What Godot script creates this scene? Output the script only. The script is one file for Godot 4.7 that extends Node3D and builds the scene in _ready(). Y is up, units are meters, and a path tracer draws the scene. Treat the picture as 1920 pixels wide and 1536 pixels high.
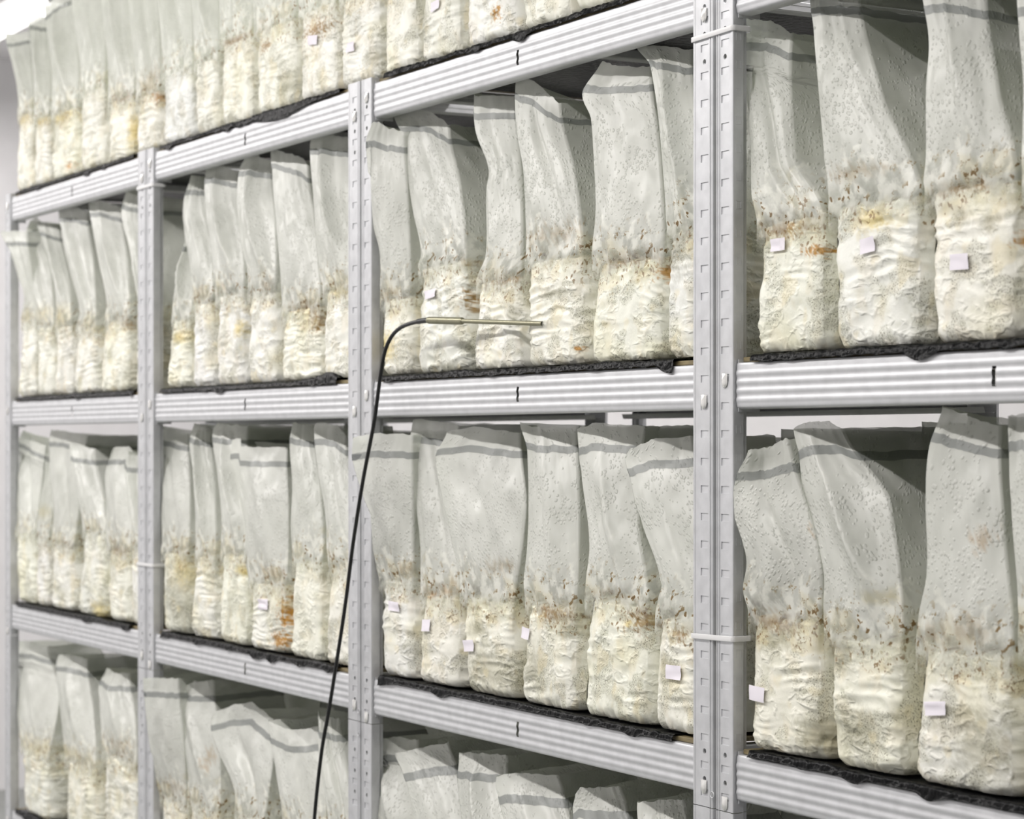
extends Node3D
# A mushroom growing room: galvanised racks with rows of mycelium bags. x runs along the racks, z towards the aisle, y up; metres.

const EYE := Vector3(2.3166, 1.445, 1.589)
const FOCAL := 4270.0
const YAW := 1.058696
const POSTS := [-2.949, -1.998, -1.0076, 0.0, 1.0]
const BAYS := ["far bay", "second bay", "probe bay", "near bay"]
const SHELVES := ["top shelf", "second shelf", "third shelf", "fourth shelf"]
const LEVELS := [2.022, 1.543, 1.0665, 0.5825]
const PITCH := 0.03415
const BEAM_H := 0.0565
const DEPTH := 0.50
const BOARD := 0.0105

var M := {}
var taken := {}
var fold := FastNoiseLite.new()
var bump := FastNoiseLite.new()
var fine := FastNoiseLite.new()
var grain := FastNoiseLite.new()
var rng := RandomNumberGenerator.new()


func _ready():
	# ---- camera, environment, lamps' exposure
	var cam := Camera3D.new()
	cam.name = "camera"
	add_child(cam)
	cam.position = EYE
	cam.rotation.y = YAW
	cam.projection = Camera3D.PROJECTION_FRUSTUM
	cam.near = 0.05
	cam.far = 60.0
	cam.size = 1536.0 / FOCAL * cam.near
	cam.frustum_offset = Vector2(0.0, 63.4 / FOCAL * cam.near)
	var att := CameraAttributesPhysical.new()
	att.frustum_focal_length = 80.0
	att.frustum_focus_distance = 2.95
	att.exposure_aperture = 8.0
	att.frustum_near = 0.05
	att.frustum_far = 60.0
	cam.attributes = att
	cam.current = true
	var env := Environment.new()
	env.background_mode = Environment.BG_COLOR
	env.background_color = Color(0.02, 0.02, 0.02)
	env.tonemap_mode = Environment.TONE_MAPPER_LINEAR
	env.tonemap_exposure = 1.0
	env.sdfgi_enabled = true
	env.ssao_enabled = true
	env.ssil_enabled = true
	var we := WorldEnvironment.new()
	we.name = "environment"
	we.environment = env
	add_child(we)
	rng.seed = 77
	make_noises()
	make_materials()
	# ---- room shell
	room()
	# ---- lamps: rows of tubes along the aisle in front and the aisle behind
	for i in 5:
		tube_lamp(Vector3(-6.0 + i * 1.75, 2.93, 1.50), "fluorescent tube over the front aisle, %s from the far wall" % ["nearest", "second", "third", "fourth", "fifth"][i], 3.15)
	for i in 4:
		tube_lamp(Vector3(-5.75 + i * 2.0, 2.93, -0.80), "fluorescent tube over the back aisle, %s from the far wall" % ["nearest", "second", "third", "fourth", "fifth", "sixth"][i], 2.2)
	# ---- racks
	for k in 4:
		rack(k)
	end_rack()
	for k in 4:
		for lv in 4:
			if k == 3 and lv == 3:
				continue
			shelf_dressing(k, lv)
	joint_clips()
	cable_tie(3, 1.9480, true, "white cable tie round the two tall posts, upper one")
	cable_tie(3, 1.2050, true, "white cable tie round the two tall posts beside the third shelf bags")
	cable_tie(1, 1.9570, false, "white cable tie round the far paired posts under the top shelf")
	cable_tie(1, 1.2030, false, "white cable tie round the far paired posts beside the third shelf")
	# ---- bags
	for d in bag_table():
		grow_bag(d)
	rear_rows()
	probe()


# ------------------------------------------------------------------ helpers
func numbered(called: String) -> String:
	var n: int = taken.get(called, 0)
	taken[called] = n + 1
	return called if n == 0 else "%s_%03d" % [called, n]


func thing(called: String, label: String, category: String, at := Vector3.ZERO, group := "") -> Node3D:
	var o := Node3D.new()
	o.name = numbered(called)
	add_child(o)
	o.position = at
	tag(o, label, category, group)
	return o


func tag(o: Node, label: String, category: String, group := "") -> void:
	o.set_meta("label", label)
	o.set_meta("category", category)
	if group != "":
		o.set_meta("group", group)


func part(called: String, mesh: Mesh, mat: Material, parent: Node, at := Vector3.ZERO) -> MeshInstance3D:
	var o := MeshInstance3D.new()
	o.name = called
	o.mesh = mesh
	o.material_override = mat
	o.position = at
	parent.add_child(o, true)
	return o


func struct(called: String, mesh: Mesh, mat: Material, at := Vector3.ZERO) -> MeshInstance3D:
	var o := part(called, mesh, mat, self, at)
	o.set_meta("kind", "structure")
	return o


func box(st: SurfaceTool, a: Vector3, b: Vector3, bev := 0.0) -> void:
	# a box with chamfered edges along its longest axis kept simple: 8 corners, 6 faces, or bevelled by shrinking
	var lo := Vector3(minf(a.x, b.x), minf(a.y, b.y), minf(a.z, b.z))
	var hi := Vector3(maxf(a.x, b.x), maxf(a.y, b.y), maxf(a.z, b.z))
	if bev <= 0.0:
		quad(st, Vector3(lo.x, hi.y, hi.z), Vector3(hi.x, hi.y, hi.z), Vector3(hi.x, lo.y, hi.z), Vector3(lo.x, lo.y, hi.z))
		quad(st, Vector3(hi.x, hi.y, lo.z), Vector3(lo.x, hi.y, lo.z), Vector3(lo.x, lo.y, lo.z), Vector3(hi.x, lo.y, lo.z))
		quad(st, Vector3(hi.x, hi.y, hi.z), Vector3(hi.x, hi.y, lo.z), Vector3(hi.x, lo.y, lo.z), Vector3(hi.x, lo.y, hi.z))
		quad(st, Vector3(lo.x, hi.y, lo.z), Vector3(lo.x, hi.y, hi.z), Vector3(lo.x, lo.y, hi.z), Vector3(lo.x, lo.y, lo.z))
		quad(st, Vector3(lo.x, hi.y, lo.z), Vector3(hi.x, hi.y, lo.z), Vector3(hi.x, hi.y, hi.z), Vector3(lo.x, hi.y, hi.z))
		quad(st, Vector3(lo.x, lo.y, hi.z), Vector3(hi.x, lo.y, hi.z), Vector3(hi.x, lo.y, lo.z), Vector3(lo.x, lo.y, lo.z))
		return
	var c := (lo + hi) * 0.5
	var h := (hi - lo) * 0.5
	for ax in 3:
		for s in [-1.0, 1.0]:
			var u := (ax + 1) % 3
			var v := (ax + 2) % 3
			var p := []
			for q in [[-1, -1], [1, -1], [1, 1], [-1, 1]]:
				var w := Vector3.ZERO
				w[ax] = s * h[ax]
				w[u] = q[0] * (h[u] - bev)
				w[v] = q[1] * (h[v] - bev)
				p.append(c + w)
			if s > 0:
				quad(st, p[3], p[2], p[1], p[0])
			else:
				quad(st, p[0], p[1], p[2], p[3])
	for ax in 3:
		var u := (ax + 1) % 3
		var v := (ax + 2) % 3
		for su in [-1.0, 1.0]:
			for sv in [-1.0, 1.0]:
				var p := []
				for e in [[-1, 0], [1, 0], [1, 1], [-1, 1]]:
					var w := Vector3.ZERO
					w[ax] = e[0] * (h[ax] - bev)
					w[u] = su * (h[u] - (bev if e[1] == 0 else 0.0))
					w[v] = sv * (h[v] - (0.0 if e[1] == 0 else bev))
					p.append(c + w)
				if su * sv > 0:
					quad(st, p[0], p[1], p[2], p[3])
				else:
					quad(st, p[3], p[2], p[1], p[0])


func quad(st: SurfaceTool, a: Vector3, b: Vector3, c: Vector3, d: Vector3) -> void:
	var n := (c - a).cross(b - a)
	n = n.normalized() if n.length() > 1e-14 else Vector3.UP
	for p in [a, b, c, a, c, d]:
		st.set_normal(n)
		st.add_vertex(p)


func begin() -> SurfaceTool:
	var st := SurfaceTool.new()
	st.begin(Mesh.PRIMITIVE_TRIANGLES)
	return st


func grid(P: PackedVector3Array, nu: int, nv: int, closed: bool, uv: PackedVector2Array, col: PackedColorArray, flip := false, uv2 := PackedVector2Array()) -> ArrayMesh:
	# rows of nu points, nv rows; closed joins each row's end to its start through a repeated column
	var N := PackedVector3Array()
	N.resize(P.size())
	for j in nv:
		for i in nu:
			var l := i - 1
			var r := i + 1
			if closed:
				if l < 0:
					l = nu - 2
				if r > nu - 1:
					r = 1
			l = maxi(l, 0)
			r = mini(r, nu - 1)
			var d := maxi(j - 1, 0)
			var t := mini(j + 1, nv - 1)
			var n := (P[j * nu + r] - P[j * nu + l]).cross(P[t * nu + i] - P[d * nu + i])
			n = n.normalized() if n.length() > 1e-14 else Vector3.UP
			N[j * nu + i] = -n if flip else n
	var I := PackedInt32Array()
	I.resize((nu - 1) * (nv - 1) * 6)
	var k := 0
	for j in nv - 1:
		for i in nu - 1:
			var a := j * nu + i
			var b := a + 1
			var c := a + nu
			var e := c + 1
			var six := [a, c, b, b, c, e] if not flip else [a, b, c, b, e, c]
			for q in 6:
				I[k + q] = six[q]
			k += 6
	var arr := []
	arr.resize(Mesh.ARRAY_MAX)
	arr[Mesh.ARRAY_VERTEX] = P
	arr[Mesh.ARRAY_NORMAL] = N
	if uv.size():
		arr[Mesh.ARRAY_TEX_UV] = uv
	if uv2.size():
		arr[Mesh.ARRAY_TEX_UV2] = uv2
	if col.size():
		arr[Mesh.ARRAY_COLOR] = col
	arr[Mesh.ARRAY_INDEX] = I
	var m := ArrayMesh.new()
	m.add_surface_from_arrays(Mesh.PRIMITIVE_TRIANGLES, arr)
	return m


func tube(points: Array, radius: float, sides := 10, radii := []) -> ArrayMesh:
	var P := PackedVector3Array()
	var n := points.size()
	for j in n:
		var p: Vector3 = points[j]
		var a: Vector3 = points[maxi(j - 1, 0)]
		var b: Vector3 = points[mini(j + 1, n - 1)]
		var t := (b - a).normalized()
		var side := t.cross(Vector3(0.13, 0.31, 0.94)).normalized()
		var up := side.cross(t)
		var r: float = radii[j] if radii.size() else radius
		for i in sides + 1:
			var w := TAU * i / sides
			P.append(p + (side * cos(w) + up * sin(w)) * r)
	return grid(P, sides + 1, n, true, PackedVector2Array(), PackedColorArray(), true)


# ------------------------------------------------------------------ noise and materials
func make_noises() -> void:
	fold.noise_type = FastNoiseLite.TYPE_SIMPLEX_SMOOTH
	fold.seed = 11
	fold.frequency = 1.0
	fold.fractal_type = FastNoiseLite.FRACTAL_RIDGED
	fold.fractal_octaves = 1
	bump.noise_type = FastNoiseLite.TYPE_SIMPLEX_SMOOTH
	bump.seed = 23
	bump.frequency = 1.0
	bump.fractal_octaves = 2
	fine.noise_type = FastNoiseLite.TYPE_SIMPLEX_SMOOTH
	fine.seed = 31
	fine.frequency = 1.0
	fine.fractal_octaves = 3
	grain.noise_type = FastNoiseLite.TYPE_SIMPLEX_SMOOTH
	grain.seed = 41
	grain.frequency = 1.0
	grain.fractal_octaves = 1


func noise_bytes(seed_: int, size: int, freq: float, ridged := false, octaves := 4, warp := 0.0, cell := false, wide := 0) -> PackedByteArray:
	var n := FastNoiseLite.new()
	n.noise_type = FastNoiseLite.TYPE_CELLULAR if cell else FastNoiseLite.TYPE_SIMPLEX_SMOOTH
	n.seed = seed_
	n.frequency = freq
	n.fractal_octaves = octaves
	n.fractal_type = FastNoiseLite.FRACTAL_RIDGED if ridged else FastNoiseLite.FRACTAL_FBM
	if cell:
		n.cellular_return_type = FastNoiseLite.RETURN_DISTANCE
		n.fractal_type = FastNoiseLite.FRACTAL_NONE
	if warp > 0.0:
		n.domain_warp_enabled = true
		n.domain_warp_amplitude = warp
		n.domain_warp_frequency = freq * 0.6
	return n.get_seamless_image(wide if wide > 0 else size, size, false, false, 0.12).get_data()


func sstep(a: float, b: float, x: float) -> float:
	var t := clampf((x - a) / (b - a), 0.0, 1.0)
	return t * t * (3.0 - 2.0 * t)


func mycelium_maps() -> Array:
	var S := 1024
	var veins := noise_bytes(3, S, 0.0105, true, 2, 26.0, false, 512)
	var patch := noise_bytes(5, S, 0.0035)
	var warm := noise_bytes(8, S, 0.0042, false, 3)
	var specks := noise_bytes(13, S, 0.085, false, 2)
	var grit := noise_bytes(17, S, 0.05, false, 3)
	var out := PackedByteArray()
	out.resize(S * S * 3)
	var high := PackedByteArray()
	high.resize(S * S)
	for i in S * S:
		var x := i % S
		var y := i / S
		var x0 := x / 2
		var v0 := float(veins[y * 512 + x0])
		var v1 := float(veins[y * 512 + (x0 + 1) % 512])
		var wr := (v0 if x % 2 == 0 else (v0 + v1) * 0.5) / 255.0
		var calm := sstep(0.40, 0.60, warm[(i + 300 * S + 411) % (S * S)] / 255.0)
		var v := sstep(0.50, 1.0, wr) * calm
		var p := sstep(0.50, 0.68, patch[i] / 255.0) * (1.0 - 0.8 * v)
		var w := sstep(0.52, 0.80, warm[i] / 255.0)
		var g := grit[i] / 255.0
		var vl := (1.0 - sstep(0.25, 0.5, wr)) * calm * 9.0
		var r := 243.0 - 17.0 * p - 2.0 * w - vl
		var gg := 243.0 - 17.0 * p - 5.0 * w - vl
		var b := 235.0 - 20.0 * p - 9.0 * w - vl * 1.3
		var k := (g - 0.5) * (5.0 + 26.0 * p)
		var s := sstep(0.64, 0.78, specks[i] / 255.0) * sstep(0.45, 1.0, p)
		r = lerpf(r + k, 118.0, s * 0.75)
		gg = lerpf(gg + k, 112.0, s * 0.75)
		b = lerpf(b + k, 96.0, s * 0.75)
		out[i * 3] = clampi(int(r), 0, 255)
		out[i * 3 + 1] = clampi(int(gg), 0, 255)
		out[i * 3 + 2] = clampi(int(b), 0, 255)
		high[i] = clampi(int(255.0 * (0.62 * v + 0.20 + (g - 0.5) * (0.06 + 0.16 * p) - 0.05 * p - 0.1 * s)), 0, 255)
	return [ImageTexture.create_from_image(Image.create_from_data(S, S, false, Image.FORMAT_RGB8, out)), ImageTexture.create_from_image(Image.create_from_data(S, S, false, Image.FORMAT_L8, high))]


func crust_map() -> ImageTexture:
	# dried brown runs, flecks and yellowed patches, 0.5 m along and 0.25 m down from the upper edge of a block
	var W := 1024
	var H := 512
	var a := noise_bytes(151, W, 0.013, false, 4, 22.0)
	var b := noise_bytes(153, W, 0.034, false, 3)
	var c := noise_bytes(157, W, 0.006, false, 3)
	var out := PackedByteArray()
	out.resize(W * H * 4)
	for y in H:
		var down := 0.25 * y / H - 0.03
		for x in W:
			var i := y * W + x
			var near := 1.0 - sstep(0.004, 0.045, absf(down - 0.004) + (c[i] / 255.0 - 0.5) * 0.05)
			var area := sstep(0.46, 0.60, c[(i + 200 * W) % (W * W)] / 255.0)
			var line := (1.0 - sstep(0.006, 0.030, absf(a[i] / 255.0 - 0.5))) * sstep(0.2, 0.7, near) * area
			var fleck := sstep(0.68, 0.75, b[i] / 255.0) * sstep(0.15, 0.8, near)
			var yel := 0.55 * sstep(0.2, 0.9, near) * sstep(0.42, 0.7, c[(i + 90) % (W * W)] / 255.0)
			var low := 0.35 * sstep(0.62, 0.75, c[(i + 400 * W + 77) % (W * W)] / 255.0)
			var al := maxf(maxf(line, fleck) * 0.9, maxf(yel, low))
			var k := clampf(maxf(line, fleck) * 1.2, 0.0, 1.0)
			out[i * 4] = int(lerpf(226.0, 130.0, k))
			out[i * 4 + 1] = int(lerpf(212.0, 98.0, k))
			out[i * 4 + 2] = int(lerpf(168.0, 46.0, k))
			out[i * 4 + 3] = int(al * 255.0)
	return ImageTexture.create_from_image(Image.create_from_data(W, H, false, Image.FORMAT_RGBA8, out))


func film_maps() -> Array:
	# 0.5 m across, 0.5 m up from the top of the block: residue low down, condensation in the middle, plain haze above
	var S := 1024
	var haze := noise_bytes(51, S, 0.004)
	var blot := noise_bytes(53, S, 0.019, false, 4, 16.0)
	var brown := noise_bytes(57, S, 0.03, false, 3)
	var mask := noise_bytes(59, S, 0.006)
	var warm := noise_bytes(67, S, 0.006, false, 3)
	var crease := noise_bytes(61, S, 0.0045, true, 3, 30.0)
	var out := PackedByteArray()
	out.resize(S * S * 4)
	var high := PackedByteArray()
	high.resize(S * S)
	for y in S:
		var up := 0.5 * (S - 1 - y) / float(S) - 0.05      # metres above the block
		for x in S:
			var i := y * S + x
			var hz := haze[i] / 255.0
			var a := 0.75 + 0.26 * (hz - 0.5)
			var r := 242.0
			var g := 243.0
			var b := 239.0
			var low := 1.0 - sstep(0.0, 0.080, up + (mask[i] / 255.0 - 0.5) * 0.09)
			a -= 0.20 * low
			var bl := sstep(0.60 - 0.34 * low, 1.0 - 0.34 * low, blot[i] / 255.0) * sstep(0.02, 0.5, low)
			bl *= 0.75
			a = lerpf(a, 0.92, bl)
			r = lerpf(r, 249.0, bl)
			g = lerpf(g, 249.0, bl)
			b = lerpf(b, 242.0, bl)
			var ye := 0.7 * sstep(0.3, 0.9, low) * sstep(0.55, 0.8, warm[i] / 255.0)
			r = lerpf(r, 236.0, ye)
			g = lerpf(g, 230.0, ye)
			b = lerpf(b, 208.0, ye)
			var area := sstep(0.45, 0.62, warm[i] / 255.0)
			var br := sstep(0.76 - 0.05 * low, 0.80 - 0.05 * low, brown[i] / 255.0) * sstep(0.1, 0.75, low) * sstep(0.35, 0.6, mask[i] / 255.0)
			var line := (1.0 - sstep(0.006, 0.022, absf(blot[i] / 255.0 - 0.52))) * sstep(0.25, 0.8, low) * area
			var mk := clampf(br + line * sstep(0.4, 0.6, brown[i] / 255.0), 0.0, 1.0)
			a = lerpf(a, 0.95, mk)
			r = lerpf(r, 126.0, mk)
			g = lerpf(g, 98.0, mk)
			b = lerpf(b, 56.0, mk)
			var cr := sstep(0.78, 0.97, crease[i] / 255.0)
			a = minf(a, 1.0) * sstep(-0.044, 0.022, up + (blot[i] / 255.0 - 0.5) * 0.03)
			out[i * 4] = int(r)
			out[i * 4 + 1] = int(g)
			out[i * 4 + 2] = int(b)
			out[i * 4 + 3] = int(a * 255.0)
			high[i] = int(clampf(70.0 + 30.0 * bl + 20.0 * mk + 14.0 * (hz - 0.5), 0.0, 255.0))
	var rr := RandomNumberGenerator.new()
	rr.seed = 9
	var busy := {}
	for n in 5200:
		var up := clampf(rr.randfn(0.12, 0.055), 0.03, 0.24)
		var cx := rr.randi_range(0, S - 1)
		var cy := S - 1 - int((up + 0.05) / 0.5 * S)
		if (mask[cy * S + cx] < 122 and rr.randf() < 0.92) or high[cy * S + cx] > 96:
			continue
		var cell := Vector2i(cx / 9, cy / 11)
		if busy.has(cell) or busy.has(cell + Vector2i(1, 0)) and rr.randf() < 0.5 or busy.has(cell + Vector2i(0, 1)) and rr.randf() < 0.5:
			continue
		busy[cell] = true
		var rad := rr.randf_range(1.8, 3.0) if rr.randf() < 0.62 else rr.randf_range(3.0, 5.2)
		var long := rr.randf_range(0.9, 1.5)
		for dy in range(-8, 9):
			for dx in range(-6, 7):
				var q := sqrt(dx * dx + dy * dy / (long * long)) / rad
				var py := cy + dy
				if q < 1.0 and py >= 0 and py < S:
					var i := py * S + posmod(cx + dx, S)
					high[i] = clampi(maxi(high[i], 80 + int(150.0 * sqrt(1.0 - q * q) * minf(1.0, rad / 3.4))), 0, 255)
					out[i * 4 + 3] = int(out[i * 4 + 3] * (1.0 if q > 0.7 else 0.96))
	return [ImageTexture.create_from_image(Image.create_from_data(S, S, false, Image.FORMAT_RGBA8, out)), ImageTexture.create_from_image(Image.create_from_data(S, S, false, Image.FORMAT_L8, high))]


func noise_tex(seed_: int, freq: float, octaves: int, lo: Color, hi: Color, size := 512, normal := false, strength := 4.0) -> NoiseTexture2D:
	var n := FastNoiseLite.new()
	n.seed = seed_
	n.frequency = freq
	n.fractal_octaves = octaves
	n.noise_type = FastNoiseLite.TYPE_SIMPLEX_SMOOTH
	var t := NoiseTexture2D.new()
	t.width = size
	t.height = size
	t.seamless = true
	t.noise = n
	if normal:
		t.as_normal_map = true
		t.bump_strength = strength
	else:
		var g := Gradient.new()
		g.set_color(0, lo)
		g.set_color(1, hi)
		t.color_ramp = g
	return t


func plain(c: Color, rough: float, metal := 0.0) -> StandardMaterial3D:
	var m := StandardMaterial3D.new()
	m.albedo_color = c
	m.roughness = rough
	m.metallic = metal
	return m


func make_materials() -> void:
	var zinc := plain(Color(1, 1, 1), 0.40, 0.50)
	zinc.albedo_texture = noise_tex(71, 0.02, 4, Color(0.78, 0.785, 0.795), Color(0.85, 0.855, 0.865))
	zinc.uv1_triplanar = true
	zinc.uv1_world_triplanar = true
	zinc.uv1_scale = Vector3(3, 3, 3)
	zinc.roughness_texture = noise_tex(72, 0.03, 4, Color(0.85, 0.85, 0.85), Color(1, 1, 1))
	zinc.roughness = 0.52
	M.zinc = zinc
	M.bright = plain(Color(0.93, 0.93, 0.92), 0.25, 0.7)
	var myc := mycelium_maps()
	var m := plain(Color(1, 1, 1), 0.50)
	m.albedo_texture = myc[0]
	m.vertex_color_use_as_albedo = true
	m.heightmap_enabled = true
	m.heightmap_texture = myc[1]
	m.heightmap_scale = 0.20
	m.clearcoat_enabled = true
	m.clearcoat = 0.25
	m.clearcoat_roughness = 0.32
	M.myc = m
	var marks := crust_map()
	var md: StandardMaterial3D = m.duplicate()
	md.detail_enabled = true
	md.detail_blend_mode = BaseMaterial3D.BLEND_MODE_MIX
	md.detail_albedo = marks
	md.detail_uv_layer = BaseMaterial3D.DETAIL_UV_2
	M.myc_crusted = md
	var fm := film_maps()
	var f := plain(Color(0.955, 0.955, 0.945, 1.0), 0.34)
	f.transparency = BaseMaterial3D.TRANSPARENCY_ALPHA
	f.cull_mode = BaseMaterial3D.CULL_DISABLED
	f.albedo_texture = fm[0]
	f.vertex_color_use_as_albedo = true
	f.heightmap_enabled = true
	f.heightmap_texture = fm[1]
	f.heightmap_scale = 0.13
	f.backlight_enabled = true
	f.backlight = Color(0.48, 0.52, 0.45)
	f.texture_repeat = true
	M.film = f
	var band := plain(Color(0.42, 0.44, 0.45, 0.42), 0.4)
	band.transparency = BaseMaterial3D.TRANSPARENCY_ALPHA
	band.cull_mode = BaseMaterial3D.CULL_DISABLED
	M.band = band
	M.sticker = plain(Color(0.93, 0.91, 0.94), 0.6)
	var lin := plain(Color(0.03, 0.035, 0.04), 0.33)
	lin.metallic_specular = 0.22
	lin.cull_mode = BaseMaterial3D.CULL_DISABLED
	lin.normal_enabled = true
	lin.normal_texture = noise_tex(81, 0.02, 4, Color.BLACK, Color.WHITE, 512, true, 9.0)
	lin.normal_scale = 0.6
	lin.uv1_triplanar = true
	lin.uv1_world_triplanar = true
	lin.uv1_scale = Vector3(7, 7, 7)
	M.liner = lin
	var board := plain(Color(1, 1, 1), 0.6)
	board.albedo_texture = noise_tex(83, 0.03, 4, Color(0.40, 0.36, 0.26), Color(0.56, 0.51, 0.38))
	board.uv1_triplanar = true
	board.uv1_world_triplanar = true
	board.uv1_scale = Vector3(2, 8, 8)
	M.board = board
	var wall := plain(Color(1, 1, 1), 0.8)
	wall.albedo_texture = noise_tex(91, 0.01, 3, Color(0.885, 0.88, 0.885), Color(0.915, 0.91, 0.915))
	wall.uv1_triplanar = true
	wall.uv1_world_triplanar = true
	M.wall = wall
	var flo := plain(Color(1, 1, 1), 0.5)
	flo.albedo_texture = noise_tex(92, 0.02, 4, Color(0.52, 0.53, 0.52), Color(0.60, 0.61, 0.60))
	flo.uv1_triplanar = true
	flo.uv1_world_triplanar = true
	M.floor = flo
	var glow := plain(Color(1, 1, 1), 0.5)
	glow.emission_enabled = true
	glow.emission = Color(1.0, 0.99, 0.98)
	glow.emission_energy_multiplier = 1.8
	M.glow = glow
	M.fitting = plain(Color(0.80, 0.80, 0.80), 0.5)
	M.rubber = plain(Color(0.045, 0.05, 0.055), 0.38)
	var steel := plain(Color(0.60, 0.59, 0.50), 0.36, 0.75)
	M.steel = steel
	var tie := plain(Color(0.90, 0.90, 0.90), 0.35)
	tie.backlight_enabled = true
	tie.backlight = Color(0.3, 0.3, 0.3)
	M.tie = tie


# ------------------------------------------------------------------ room
func slab(called: String, a: Vector3, b: Vector3, mat: Material) -> void:
	var st := begin()
	box(st, a, b)
	struct(called, st.commit(), mat)


func room() -> void:
	slab("floor", Vector3(-7.2, -0.2, -3.0), Vector3(7.2, 0.0, 3.6), M.floor)
	slab("ceiling", Vector3(-7.2, 3.05, -3.0), Vector3(7.2, 3.25, 3.6), M.wall)
	slab("wall_back", Vector3(-7.0, 0.0, -2.7), Vector3(7.0, 3.05, -2.5), M.wall)
	slab("wall_front", Vector3(-7.0, 0.0, 3.2), Vector3(7.0, 3.05, 3.4), M.wall)
	slab("wall_far", Vector3(-7.2, 0.0, -2.5), Vector3(-7.0, 3.05, 3.2), M.wall)
	slab("wall_near", Vector3(7.0, 0.0, -2.5), Vector3(7.2, 3.05, 3.2), M.wall)


func tube_lamp(at: Vector3, label: String, energy: float) -> void:
	var t := thing("tube_lamp", label, "lamp", at, "ceiling tube lamps")
	var st := begin()
	box(st, Vector3(-0.80, 0.055, -0.055), Vector3(0.80, 0.1195, 0.055), 0.006)
	part("housing", st.commit(), M.fitting, t)
	for s in [-1, 1]:
		var e := begin()
		box(e, Vector3(s * 0.78, -0.035, -0.05), Vector3(s * 0.80, 0.055, 0.05), 0.004)
		part("end_cap", e.commit(), M.fitting, t)
	var pts := []
	for i in 9:
		pts.append(Vector3(-0.775 + 1.55 * i / 8.0, 0.0, 0.0))
	part("tube", tube(pts, 0.040, 14), M.glow, t)
	var l := AreaLight3D.new()
	l.name = "lamp_light"
	l.area_size = Vector2(1.5, 0.09)
	l.light_energy = energy
	l.light_color = Color(1.0, 0.985, 0.975)
	l.shadow_enabled = true
	l.set("area_range", 14.0)
	l.set("area_attenuation", 2.0)
	t.add_child(l)
	l.position = Vector3(0, -0.047, 0)
	l.rotation.x = -PI / 2


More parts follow.
